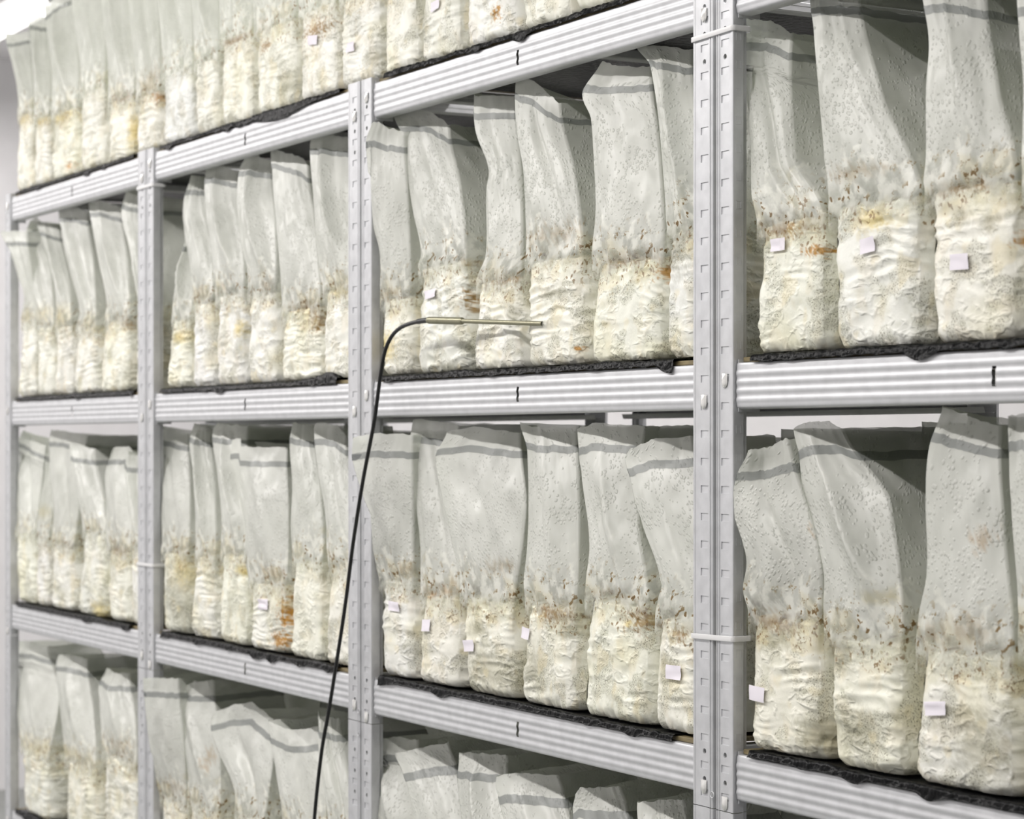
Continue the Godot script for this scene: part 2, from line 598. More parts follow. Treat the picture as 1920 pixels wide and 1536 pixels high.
# ------------------------------------------------------------------ racks
func post_mesh(width: float, y0: float, y1: float, mirror: bool, holes: Array, first_slot: float) -> ArrayMesh:
	# upright with its face towards +z, ridged lip on the inner edge (x = 0), corner and side flange at x = width; mirrored for the other hand
	var st := begin()
	var X := func(x: float) -> float: return -x if mirror else x
	var q := func(a: Vector3, b: Vector3, c: Vector3, d: Vector3) -> void:
		if mirror:
			quad(st, b, a, d, c)
		else:
			quad(st, a, b, c, d)
	# plan of everything but the slot column: runs of (x, z)
	var inner := [[0.0, -0.006], [0.0005, -0.0012], [0.0020, 0.0], [0.0032, 0.0], [0.0042, -0.0016], [0.0054, -0.0016], [0.0064, 0.0], [0.0078, 0.0], [0.0086, -0.0010], [0.0110, -0.0010]]
	var col0 := 0.0110
	var col1 := col0 + 0.0165
	var outer := [[col1, -0.0010], [width - 0.0052, -0.0010], [width - 0.0042, -0.0002], [width - 0.0018, -0.0002], [width - 0.0005, -0.0008], [width, -0.0022], [width, -0.0155], [width - 0.0008, -0.0165], [width - 0.0040, -0.0165], [width - 0.0046, -0.0175], [width - 0.0046, -0.0235]]
	for run in [inner, outer]:
		for i in run.size() - 1:
			var a: Array = run[i]
			var b: Array = run[i + 1]
			q.call(Vector3(X.call(a[0]), y1, a[1]), Vector3(X.call(b[0]), y1, b[1]), Vector3(X.call(b[0]), y0, b[1]), Vector3(X.call(a[0]), y0, a[1]))
	var zf := -0.0010
	var y := y0
	var s := first_slot
	var sh := 0.0092
	var xa: float = X.call(col0)
	var xb: float = X.call(col1)
	while true:
		var top := s - sh * 0.5 if s + sh * 0.5 < y1 else y1
		# plain cell from y to top, with a round hole if one falls here
		var hole := -1.0
		for h in holes:
			if h > y and h < top:
				hole = h
		if hole < 0.0:
			q.call(Vector3(xa, top, zf), Vector3(xb, top, zf), Vector3(xb, y, zf), Vector3(xa, y, zf))
		else:
			var c := Vector3((xa + xb) * 0.5, hole, zf)
			var hw := 0.5 * (col1 - col0)
			var rc := 0.0034
			q.call(Vector3(xa, top, zf), Vector3(xb, top, zf), Vector3(xb, hole + hw, zf), Vector3(xa, hole + hw, zf))
			q.call(Vector3(xa, hole - hw, zf), Vector3(xb, hole - hw, zf), Vector3(xb, y, zf), Vector3(xa, y, zf))
			for k in 16:
				var w0 := TAU * k / 16.0
				var w1 := TAU * (k + 1) / 16.0
				var d0 := Vector3(cos(w0), sin(w0), 0)
				var d1 := Vector3(cos(w1), sin(w1), 0)
				var o0 := d0 * (hw / maxf(absf(d0.x), absf(d0.y)))
				var o1 := d1 * (hw / maxf(absf(d1.x), absf(d1.y)))
				quad(st, c + o1, c + o0, c + d0 * rc, c + d1 * rc)
				quad(st, c + d1 * rc, c + d0 * rc, c + d0 * rc + Vector3(0, 0, -0.0025), c + d1 * rc + Vector3(0, 0, -0.0025))
		if top >= y1 - 1e-6:
			break
		# the slot: a punched window with a tongue set back and tilted behind it
		var b0 := s - sh * 0.5
		var b1 := minf(s + sh * 0.5, y1)
		var zb := zf - 0.0013
		q.call(Vector3(xa, b1, zf), Vector3(xb, b1, zf), Vector3(xb, b1, zb), Vector3(xa, b1, zb))
		q.call(Vector3(xa, b0, zb), Vector3(xb, b0, zb), Vector3(xb, b0, zf), Vector3(xa, b0, zf))
		q.call(Vector3(xa, b1, zf), Vector3(xa, b1, zb), Vector3(xa, b0, zb), Vector3(xa, b0, zf))
		q.call(Vector3(xb, b1, zb), Vector3(xb, b1, zf), Vector3(xb, b0, zf), Vector3(xb, b0, zb))
		q.call(Vector3(xa, b1, zb), Vector3(xb, b1, zb), Vector3(xb, b0, zb + 0.0003), Vector3(xa, b0, zb + 0.0003))
		y = b1
		s += PITCH
	# slots pressed into the side flange
	var sx: float = X.call(width - 0.0004)
	var sy := first_slot + 0.006
	while sy + 0.006 < y1:
		var w := 0.0008
		for e in [[0.0046, -0.0046, -0.0050, -0.0055], [0.0046, -0.0046, -0.0125, -0.0120]]:
			box(st, Vector3(sx, sy + e[0], e[2]), Vector3(sx + (w if not mirror else -w), sy + e[1], e[3]))
		for e in [0.0046, -0.0046]:
			box(st, Vector3(sx, sy + e, -0.0050), Vector3(sx + (w if not mirror else -w), sy + e - 0.0006, -0.0125))
		sy += PITCH
	return st.commit()


func beam_profile() -> Array:
	# (y, z) from the inner top lip round the ribbed face to the returned bottom edge; z = 0 is the proud face
	var p := [[0.0, -0.0420], [0.0, -0.0075], [-0.0006, -0.0062], [-0.0018, -0.0056], [-0.0036, -0.0052]]
	var ya := -BEAM_H * 0.140
	var yb := -BEAM_H * 0.900
	for i in 41:
		var f := i / 40.0
		p.append([lerpf(ya, yb, f), -0.0050 + 0.00055 * (1.0 - cos(TAU * 4.0 * f))])
	p += [[-BEAM_H + 0.0036, -0.0053], [-BEAM_H + 0.0020, -0.0058], [-BEAM_H + 0.0008, -0.0074], [-BEAM_H, -0.0100], [-BEAM_H, -0.0250], [-BEAM_H + 0.008, -0.0280]]
	return p


func beam_mesh(length: float, slot_at: float, back := false) -> ArrayMesh:
	# along +x from 0; a narrow upright slot is left open at slot_at
	var st := begin()
	var prof := beam_profile()
	var s0 := -BEAM_H * 0.30
	var s1 := -BEAM_H * 0.70
	var cuts := [0.0, slot_at - 0.0032, slot_at + 0.0032, length] if slot_at > 0.0 else [0.0, length]
	for k in cuts.size() - 1:
		var xa: float = cuts[k]
		var xb: float = cuts[k + 1]
		for i in prof.size() - 1:
			var a: Array = prof[i]
			var b: Array = prof[i + 1]
			if k == 1 and slot_at > 0.0 and a[0] < s0 and b[0] > s1 and a[1] > -0.0055:
				continue
			var za: float = a[1]
			var zb: float = b[1]
			if back:
				quad(st, Vector3(xb, a[0], -za), Vector3(xa, a[0], -za), Vector3(xa, b[0], -zb), Vector3(xb, b[0], -zb))
			else:
				quad(st, Vector3(xa, a[0], za), Vector3(xb, a[0], za), Vector3(xb, b[0], zb), Vector3(xa, b[0], zb))
	st.index()
	var arr := st.commit_to_arrays()
	# smooth across the profile: normals averaged where points meet
	var st2 := begin()
	var src := begin()
	src.create_from_arrays(arr)
	src.deindex()
	var flat := src.commit_to_arrays()
	st2.set_smooth_group(0)
	var vv: PackedVector3Array = flat[Mesh.ARRAY_VERTEX]
	for v in vv:
		st2.add_vertex(v)
	st2.generate_normals()
	return st2.commit()


func end_bracket_mesh() -> ArrayMesh:
	var st := begin()
	box(st, Vector3(0.0, -BEAM_H - 0.003, -0.038), Vector3(0.0016, 0.004, -0.0066))
	return st.commit()


func hook_mesh() -> ArrayMesh:
	# a small rounded tongue bulging out of a slot
	var P := PackedVector3Array()
	for j in 9:
		var v := j / 8.0
		for i in 9:
			var u := i / 8.0 * 2.0 - 1.0
			var hw := 0.0062 * sqrt(maxf(0.0, 1.0 - pow(maxf(0.0, (0.45 - v) / 0.45), 2.0)))
			P.append(Vector3(u * hw, -0.011 + 0.018 * v, 0.0002 + 0.0028 * (1.0 - u * u) * sin(PI * (0.12 + 0.80 * v))))
	return grid(P, 9, 9, false, PackedVector2Array(), PackedColorArray())


var hook: ArrayMesh
var bracket: ArrayMesh
var shared := {}


func post_pair_part(parent: Node, called: String, x: float, width: float, mirror: bool, back: bool) -> void:
	for half in 2:
		var y0: float = 0.0 if half == 0 else 0.9955
		var y1: float = 0.9945 if half == 0 else 2.031
		var key := "post%d%s%.3f" % [half, mirror, width]
		if not shared.has(key):
			var holes := []
			var s0 := 0.0085 if half == 0 else 1.0125
			var n := int((y1 - s0) / PITCH)
			for k in [n - 1, n - 2, n - 3]:
				holes.append(s0 + PITCH * (k + 0.5))
			if half == 1:
				holes.append(s0 + PITCH * 0.5)
				holes.append(s0 + PITCH * 1.5)
			shared[key] = post_mesh(width, y0, y1, mirror, holes, s0)
		var p := part(called, shared[key], M.zinc, parent, Vector3(x, 0, -DEPTH if back else 0.0))
		if back:
			p.scale = Vector3(1, 1, -1) if false else Vector3.ONE
			p.rotation.y = PI


func rack(k: int) -> void:
	var x0: float = POSTS[k]
	var x1: float = POSTS[k + 1]
	var looks := ["galvanized steel rack farthest from view, next to the end wall gap", "galvanized steel rack second from the far end, left of the probe", "galvanized steel rack behind the hanging probe cable, between both paired posts", "galvanized steel rack nearest the viewer, on the right of the tied posts"]
	var t := thing("metal_rack", looks[k], "rack", Vector3(x0, 0, 0), "galvanized racks standing in a row")
	if hook == null:
		hook = hook_mesh()
		bracket = end_bracket_mesh()
	var L := x1 - x0
	# posts: right hand of the pair at the left end, left hand of the pair at the right end
	post_pair_part(t, "post", 0.0, 0.037, false, false)
	post_pair_part(t, "post", L - 0.0062, 0.0440, true, false)
	post_pair_part(t, "back_post", 0.037, 0.037, true, true)
	post_pair_part(t, "back_post", L - 0.0502, 0.0440, false, true)
	var xa := 0.0388
	var xb := L - 0.0508
	var mid := 0.5 * (x0 + x1) - x0 + 0.002
	for lv in 4:
		var y: float = LEVELS[lv]
		var b := part("front_beam", beam_mesh(xb - xa, mid - xa), M.zinc, t, Vector3(xa, y, 0))
		part("end_bracket", bracket, M.zinc, b)
		part("end_bracket", bracket, M.zinc, b, Vector3(xb - xa - 0.0016, 0, 0))
		var hk := part("hook_tab", hook, M.bright, b, Vector3(0.0193 - xa, -0.020 + (0.0 if lv != 2 else -0.040), 0.0))
		hk.rotation.z = 0.0
		var h2 := part("hook_tab", hook, M.bright, b, Vector3(L - 0.0255 - xa, -0.045, 0.0))
		h2.rotation.z = 0.0
		part("back_beam", beam_mesh(xb - xa, -1.0, true), M.zinc, t, Vector3(xa, y, -DEPTH))
		# cross bar at mid span, its tongue standing in the slot of the front beam
		var st := begin()
		box(st, Vector3(mid - 0.012, y - 0.0170, -DEPTH + 0.033), Vector3(mid + 0.012, y - 0.0030, -0.031), 0.0015)
		part("cross_bar", st.commit(), M.zinc, t)
		var s2 := begin()
		box(s2, Vector3(mid - 0.0006, y - BEAM_H * 0.68, -0.0068), Vector3(mid + 0.0020, y - BEAM_H * 0.36, -0.0110), 0.0004)
		box(s2, Vector3(mid - 0.0006, y - BEAM_H * 0.60, -0.0110), Vector3(mid + 0.0020, y - BEAM_H * 0.40, -0.0310))
		part("bar_tongue", s2.commit(), M.bright, t)
		# side rails
		for s in [xa + 0.001, xb - 0.021]:
			var sr := begin()
			box(sr, Vector3(s, y - 0.024, -DEPTH + 0.038), Vector3(s + 0.02, y - 0.003, -0.0385), 0.002)
			box(sr, Vector3(s - 0.0008, y - 0.016, -DEPTH + 0.038), Vector3(s + 0.0208, y - 0.010, -0.0385), 0.001)
			part("side_rail", sr.commit(), M.zinc, t)


func end_rack() -> void:
	pass


func joint_clips() -> void:
	for k in [2, 3]:
		for y in [1.0125, 0.9755]:
			var t := MeshInstance3D.new()
			t.name = numbered("joint_clip")
			var tm := TorusMesh.new()
			tm.inner_radius = 0.0030
			tm.outer_radius = 0.0044
			tm.rings = 20
			tm.ring_segments = 8
			t.mesh = tm
			t.material_override = M.zinc
			add_child(t)
			t.rotation.x = PI / 2
			t.position = Vector3(POSTS[k] - 0.0045, y, 0.0018)
			tag(t, "small wire ring clip %s the post joint %s" % ["just above" if y > 1.0 else "just below", "beside the black cable" if k == 2 else "at the tied posts"], "clip")


func cable_tie(k: int, y: float, sloped: bool, label: String) -> void:
	# a flat band round both posts of a pair
	var x0: float = POSTS[k] - 0.0520
	var x1: float = POSTS[k] + 0.0390
	var z0 := 0.0016
	var z1 := -0.0262
	var loop := []
	var cs := [[x0, z0], [x1, z0], [x1, z1], [x0, z1]]
	var rr := 0.004
	var cen := [[x0 + rr, z0 - rr, 180.0, 90.0], [x1 - rr, z0 - rr, 90.0, 0.0], [x1 - rr, z1 + rr, 0.0, -90.0], [x0 + rr, z1 + rr, -90.0, -180.0]]
	for c in cen:
		for i in 6:
			var w := deg_to_rad(lerpf(c[2], c[3], i / 5.0))
			loop.append(Vector2(c[0] + rr * cos(w), c[1] + rr * sin(w)))
	loop.append(loop[0])
	var P := PackedVector3Array()
	for ring in [[-0.0034, 0.0], [-0.0028, 0.0011], [0.0028, 0.0011], [0.0034, 0.0], [0.0028, -0.0001], [-0.0028, -0.0001], [-0.0034, 0.0]]:
		for i in loop.size():
			var p: Vector2 = loop[i]
			var n := (p - Vector2((x0 + x1) * 0.5, (z0 + z1) * 0.5))
			var nx := clampf((absf(n.x) - (x1 - x0) * 0.5 + rr) / rr, 0, 1) * signf(n.x)
			var nz := clampf((absf(n.y) - (z0 - z1) * 0.5 + rr) / rr, 0, 1) * signf(n.y)
			var tilt := (0.0020 * (p.x - x0) / (x1 - x0)) if sloped else 0.0
			P.append(Vector3(p.x + nx * ring[1] - POSTS[k], ring[0] + tilt, p.y + nz * ring[1]))
	var t := part(numbered("cable_tie"), grid(P, loop.size(), 7, false, PackedVector2Array(), PackedColorArray()), M.tie, self, Vector3(POSTS[k], y, 0))
	tag(t, label, "cable tie")



# ------------------------------------------------------------------ boards and black liners on each shelf
func shelf_dressing(k: int, lv: int) -> void:
	var x0: float = POSTS[k] + 0.041
	var x1: float = POSTS[k + 1] - 0.053
	var y: float = LEVELS[lv]
	var st := begin()
	box(st, Vector3(0, 0.0006, -DEPTH + 0.0450), Vector3(x1 - x0, 0.0066, -0.0125), 0.0008)
	var b := part(numbered("shelf_board"), st.commit(), M.board, self, Vector3(x0, y, 0))
	tag(b, "brown hardboard panel under the black liner, %s of the %s" % [SHELVES[lv], BAYS[k]], "shelf board", "hardboard shelf panels")
	var nu := 150
	var P := PackedVector3Array()
	var sd := k * 7.3 + lv * 3.1
	var a := 0.012 + 0.03 * (0.5 + 0.5 * bump.get_noise_1d(sd * 3.0))
	var bb := (x1 - x0) - 0.012 - 0.05 * (0.5 + 0.5 * bump.get_noise_1d(sd * 5.0 + 9.0))
	# cross-section from the back, over the board, rolled at the front edge and down over the beam top
	for j in range(-3, 12):
		for i in nu:
			var x := lerpf(a, bb, i / float(nu - 1))
			var w := bump.get_noise_2d(x * 22.0, sd) * 0.5 + bump.get_noise_2d(x * 60.0, sd + 4.0) * 0.35
			var c := fine.get_noise_2d(x * 55.0 + j * 2.7, sd + j * 0.9)
			var lift := maxf(0.0, bump.get_noise_2d(x * 5.0, sd + 20.0)) * 0.005
			var hang := maxf(0.0, bump.get_noise_2d(x * 7.0, sd + 40.0) - 0.25) * 0.020
			if k == 1 and lv == 0:
				hang += 0.013 * exp(-pow((x - 0.61) / 0.10, 2.0))
			if k == 1 and lv == 1:
				lift += 0.015 * exp(-pow((x - 0.81) / 0.045, 2.0))
			var p := Vector3.ZERO
			match j:
				-3: p = Vector3(x, -0.0014, -0.044)
				-2: p = Vector3(x, -0.0012 - 0.0006 * absf(c), -0.25)
				-1: p = Vector3(x, -0.0014, -DEPTH + 0.0435)
				0: p = Vector3(x, 0.0076, -DEPTH + 0.0435)
				1: p = Vector3(x, 0.0074, -0.25)
				2: p = Vector3(x, 0.0074, -0.060)
				3: p = Vector3(x, 0.0074, -0.036)
				4: p = Vector3(x, 0.0079, -0.026)
				5: p = Vector3(x, 0.0084 + lift * 0.3 + w * 0.0008, -0.017)
				6: p = Vector3(x, 0.0090 + lift * 0.8 + w * 0.0014, -0.0095)
				7: p = Vector3(x, 0.0088 + lift * 0.8 + w * 0.002, -0.0052)
				8: p = Vector3(x, 0.0060 + lift * 0.3 + c * 0.001, -0.0034)
				9: p = Vector3(x, 0.0032 - hang * 0.3 + c * 0.001, -0.0032)
				10: p = Vector3(x, 0.0012 - hang * 0.7 + w * 0.0016, -0.0022)
				11: p = Vector3(x, 0.0006 - hang + w * 0.002, -0.0010)
			if j > 5:
				p.z += c * 0.0016 + w * 0.0012
				p.y += c * 0.0010
			P.append(p)
	var L := part(numbered("plastic_liner"), grid(P, nu, 15, false, PackedVector2Array(), PackedColorArray(), true), M.liner, self, Vector3(x0, y, 0))
	tag(L, "crumpled black plastic liner edging the %s of the %s" % [SHELVES[lv], BAYS[k]], "plastic liner", "black shelf liners")


# ------------------------------------------------------------------ bags
func poly(points: PackedVector2Array, h: float) -> float:
	# x at height h along points (x, h), h rising
	var n := points.size()
	if h <= points[0].y:
		return points[0].x
	for i in n - 1:
		var a := points[i]
		var b := points[i + 1]
		if h <= b.y:
			var t := (h - a.y) / maxf(b.y - a.y, 1e-5)
			# Catmull-Rom through the neighbours keeps the outline round
			var p0 := points[maxi(i - 1, 0)].x
			var p3 := points[mini(i + 2, n - 1)].x
			var m1 := (b.x - p0) * 0.5
			var m2 := (p3 - a.x) * 0.5
			var t2 := t * t
			var t3 := t2 * t
			return (2 * t3 - 3 * t2 + 1) * a.x + (t3 - 2 * t2 + t) * m1 + (-2 * t3 + 3 * t2) * b.x + (t3 - t2) * m2
	return points[n - 1].x


func stain(d: Dictionary, p: Vector3) -> Color:
	# tint by the marks listed for this bag; a is how strongly it is stained
	var c := Color(1, 1, 1, 0)
	for s in d.st:
		var q := Vector2((p.x - s[0] * 0.001) / (s[2] * 0.0013), (p.y - s[1] * 0.001) / (s[3] * 0.0013)).length()
		if q > 1.6:
			continue
		var n := fine.get_noise_3d(p.x * 110.0, p.y * 130.0, d.seed) + 0.6 * grain.get_noise_3d(p.x * 260.0, p.y * 260.0, d.seed + 5.0)
		var a := clampf((1.0 - q) * 1.5 + n * 1.5 - 0.12, 0.0, 1.0)
		var kind: int = s[4]
		if kind == 3 or kind == 2:
			a = clampf((1.15 - q) * 1.2 + n * 0.5, 0.0, 1.0)
		var to: Color = [Color(0.39, 0.24, 0.075), Color(0.60, 0.30, 0.045), Color(0.80, 0.68, 0.36), Color(0.60, 0.59, 0.53)][kind]
		c = Color(lerpf(c.r, to.r, a), lerpf(c.g, to.g, a), lerpf(c.b, to.b, a), maxf(c.a, a))
	return c


const RING_FRONT := 54
const RING_SIDE := 16


func ring_points(nf: int, nr: int, nb: int, nl: int, tight := 0.0) -> Array:
	# (side, s) anticlockwise seen from above, starting at the front left corner: 0 front, 1 right, 2 back, 3 left
	var out := []
	for q in [[0, nf], [1, nr], [2, nb], [3, nl]]:
		for i in q[1]:
			var s: float = i / float(q[1])
			out.append(Vector2(q[0], lerpf(s, 0.5 - 0.5 * cos(PI * s), tight)))
	out.append(Vector2(4, 0))
	return out


func block_at(d: Dictionary, side: float, s: float, t: float) -> Vector3:
	var a := 0.0
	var b := 0.0
	match int(side):
		0:
			a = -1 + 2 * s
			b = 1
		1:
			a = 1
			b = 1 - 2 * s
		2:
			a = 1 - 2 * s
			b = -1
		3:
			a = -1
			b = -1 + 2 * s
		_:
			a = -1
			b = 1
	var r := pow(pow(absf(a), 7.0) + pow(absf(b), 7.0), -1.0 / 7.0)
	var ca := a * r
	var cb := b * r
	var hb: float = d.hb
	var y := hb * t
	var shrink := 1.0
	if t < 0.10:
		var e := 1.0 - t / 0.10
		shrink = 1.0 - 0.075 * e * e
	if t > 0.955:
		var e := (t - 0.955) / 0.045
		shrink = sqrt(maxf(0.0, 1.0 - e * e)) * 0.94 + 0.06 * (1.0 - e)
		y = hb * (0.955 + 0.045 * sin(e * PI * 0.5)) + 0.004 * bump.get_noise_2d(ca * 3.0, d.seed)
	var xl := lerpf(d.xb, d.xt, t)
	var xc: float = (xl + d.xr) * 0.5
	var hw: float = (d.xr - xl) * 0.5 - 0.0045
	var x := xc + ca * hw * shrink
	var z: float = -d.dep * 0.5 + cb * d.dep * 0.5 * shrink
	# folds run across the skin, swinging up and down
	var pu: float = ca * hw + cb * 0.5 * d.dep * (1.0 if side > 0.5 else 0.15)
	var sw := bump.get_noise_3d(pu * 9.0, y * 9.0, d.seed + 50.0)
	var f := fold.get_noise_3d(pu * d.fx + sw * 0.5, (y + sw * 0.012) * d.fy, d.seed)
	var k := sstep(-0.35, 0.9, bump.get_noise_3d(pu * 13.0, y * 13.0, d.seed + 80.0) + 0.25)
	var g := bump.get_noise_3d(pu * 16.0, y * 16.0, d.seed + 9.0)
	var o: float = (f * 0.0025 * k * d.fa + g * 0.0030 + 0.0020 * sin(PI * t)) * shrink
	if t < 0.12:
		o += 0.0022 * (1.0 - t / 0.12) * fold.get_noise_2d(pu * 40.0, d.seed)
	var dir := Vector3(signf(ca) * pow(absf(ca), 6.0), 0.0, signf(cb) * pow(absf(cb), 6.0)).normalized()
	return Vector3(x, maxf(y, 0.0006), z) + dir * o


func film_at(d: Dictionary, side: float, s: float, t: float, out: float) -> Vector3:
	var sd := int(side)
	var pt: PackedVector2Array = d.T
	var xl1 := pt[0].x
	var xr1 := pt[pt.size() - 1].x
	# height of the rim above this point
	var rim := 0.0
	var back_h: float = pt[pt.size() - 1].y + 0.002
	if sd == 0 or sd == 4:
		var fx := lerpf(xl1, xr1, s if sd == 0 else 0.0)
		rim = pt[pt.size() - 1].y
		for i in pt.size() - 1:
			if fx <= pt[i + 1].x:
				rim = lerpf(pt[i].y, pt[i + 1].y, clampf((fx - pt[i].x) / maxf(pt[i + 1].x - pt[i].x, 1e-4), 0, 1))
				break
	elif sd == 1:
		rim = lerpf(pt[pt.size() - 1].y, back_h, s)
	elif sd == 2:
		rim = back_h
	else:
		rim = lerpf(back_h, pt[0].y, s * s)
	var h0: float = d.hb - 0.046
	var h := h0 + (rim - h0) * t
	h += 0.0025 * bump.get_noise_3d(side * 3.0 + s * 5.0, d.seed, 7.0) * t
	var top: float = pt[0].y
	var tt := clampf((h - d.hb) / maxf(top - d.hb, 0.01), 0.0, 1.0)
	var L := poly(d.L, h) + 0.003 * (1.0 - tt)
	var R := poly(d.R, h) - 0.003 * (1.0 - tt)
	if R < L + 0.006:
		R = L + 0.006
	var xe: float = d.xt
	var cen := lerpf((d.xt + d.xr) * 0.5, (L + R) * 0.5 + d.lean, tt)
	var half := lerpf((d.xr - d.xt) * 0.46 - 0.004, 0.006, sstep(0.0, 0.95, tt))
	var fz: float = d.fwd * tt
	var zr := fz - 0.030 * tt
	var zb: float = -d.dep * lerpf(0.96, 1.10, tt)
	var p := Vector3.ZERO
	var nrm := Vector3.ZERO
	var mid := sin(PI * s)
	match sd:
		0, 4:
			var ss := s if sd == 0 else 0.0
			p = Vector3(lerpf(L, R, ss), h, lerpf(fz, zr, ss))
			nrm = Vector3(0.3, 0, 1).normalized()
			# the front gusset: puffed low down, folding along a slanting crease higher up
			var cr := lerpf(0.75, 0.35, tt)
			var crease := maxf(0.0, 1.0 - absf(ss - cr) / 0.30)
			p += nrm * (0.010 * sin(PI * ss) * sin(PI * clampf(tt * 1.1, 0, 1)) + d.pleat * crease * crease * sin(PI * tt) * 1.1)
		1:
			p = Vector3(lerpf(R, cen + half, s), h, lerpf(zr, zb, s))
			nrm = Vector3(1, 0, 0)
			p.x -= 0.014 * mid * sin(PI * tt)
		2:
			p = Vector3(lerpf(cen + half, cen - half, s), h, zb)
			nrm = Vector3(0, 0, -1)
		3:
			p = Vector3(lerpf(cen - half, L, s), h, lerpf(zb, fz, s))
			nrm = Vector3(-1, 0, 0)
			p.x += 0.010 * mid * sin(PI * tt)
	# creases: long and steep, gathered towards the block
	var w := side + s
	var n1 := fold.get_noise_3d(w * 3.2 + tt * 1.1, h * 5.0, d.seed + 30.0)
	var n2 := bump.get_noise_3d(p.x * 22.0, h * 14.0, p.z * 22.0 + d.seed)
	var edge := minf(1.0, minf(s, 1.0 - s) * 7.0) if sd < 4 else 0.0
	var n3 := fold.get_noise_3d(w * 8.0 - tt * 3.0, h * 13.0, d.seed + 60.0)
	p += nrm * ((n3 * 0.0004 + n1 * 0.0021 * (1.0 - 0.55 * tt) + n2 * 0.0028) * edge + out)
	if p.z + d.oz < 0.0016 and p.z + d.oz > -0.030:
		p.x = clampf(p.x, d.lo, d.hi)
	return p


func film_ring(hi: bool) -> Array:
	return ring_points(36, 22, 5, 14, 0.8) if hi else ring_points(12, 10, 4, 8, 0.6)


func prepare(d: Dictionary) -> void:
	# millimetres to metres, and the outlines as curves
	var Lp := PackedVector2Array()
	Lp.append(Vector2(d.w[1] * 0.001, d.h * 0.001))
	for p in d.L:
		if p[1] * 0.001 > Lp[Lp.size() - 1].y + 0.004:
			Lp.append(Vector2(p[0], p[1]) * 0.001)
	var Tp := PackedVector2Array()
	for p in d.T:
		var v := Vector2(p[0], p[1]) * 0.001
		if Tp.size() and v.x < Tp[Tp.size() - 1].x + 0.002:
			v.x = Tp[Tp.size() - 1].x + 0.002
		Tp.append(v)
	if Tp[0].y > Lp[Lp.size() - 1].y + 0.004:
		Lp.append(Tp[0])
	else:
		Lp[Lp.size() - 1] = Tp[0]
	var Rp := PackedVector2Array()
	Rp.append(Vector2(d.w[2] * 0.001, d.h * 0.001))
	if d.R.size():
		for p in d.R:
			Rp.append(Vector2(p[0], p[1]) * 0.001)
	else:
		var e := Tp[Tp.size() - 1]
		Rp.append(Vector2(lerpf(d.w[2] * 0.001, e.x, 0.42), lerpf(d.h * 0.001, e.y, 0.5)))
	Rp.append(Tp[Tp.size() - 1])
	d.xb = d.w[0] * 0.001
	d.xt = d.w[1] * 0.001
	d.xr = d.w[2] * 0.001
	d.hb = d.h * 0.001
	d.L = Lp
	d.R = Rp
	d.T = Tp
	d.fwd = d.f * 0.001
	d.oz = -d.z * 0.001
	d.lo = POSTS[d.b] + 0.0385 - d.x - (9.0 if d.s == 1 else 0.0)
	d.hi = POSTS[d.b + 1] - 0.0515 - d.x + (9.0 if d.s == 1 else 0.0)
	d.dep = rng.randf_range(0.185, 0.205)
	d.lean = rng.randf_range(-0.015, 0.02)
	d.seed = rng.randf_range(0.0, 900.0)
	d.fx = rng.randf_range(5.0, 9.0)
	d.fy = rng.randf_range(40.0, 62.0)
	d.fa = rng.randf_range(0.65, 1.35)
	d.pleat = rng.randf_range(-0.016, 0.020)
	d.uo = Vector2(rng.randf(), rng.randf())


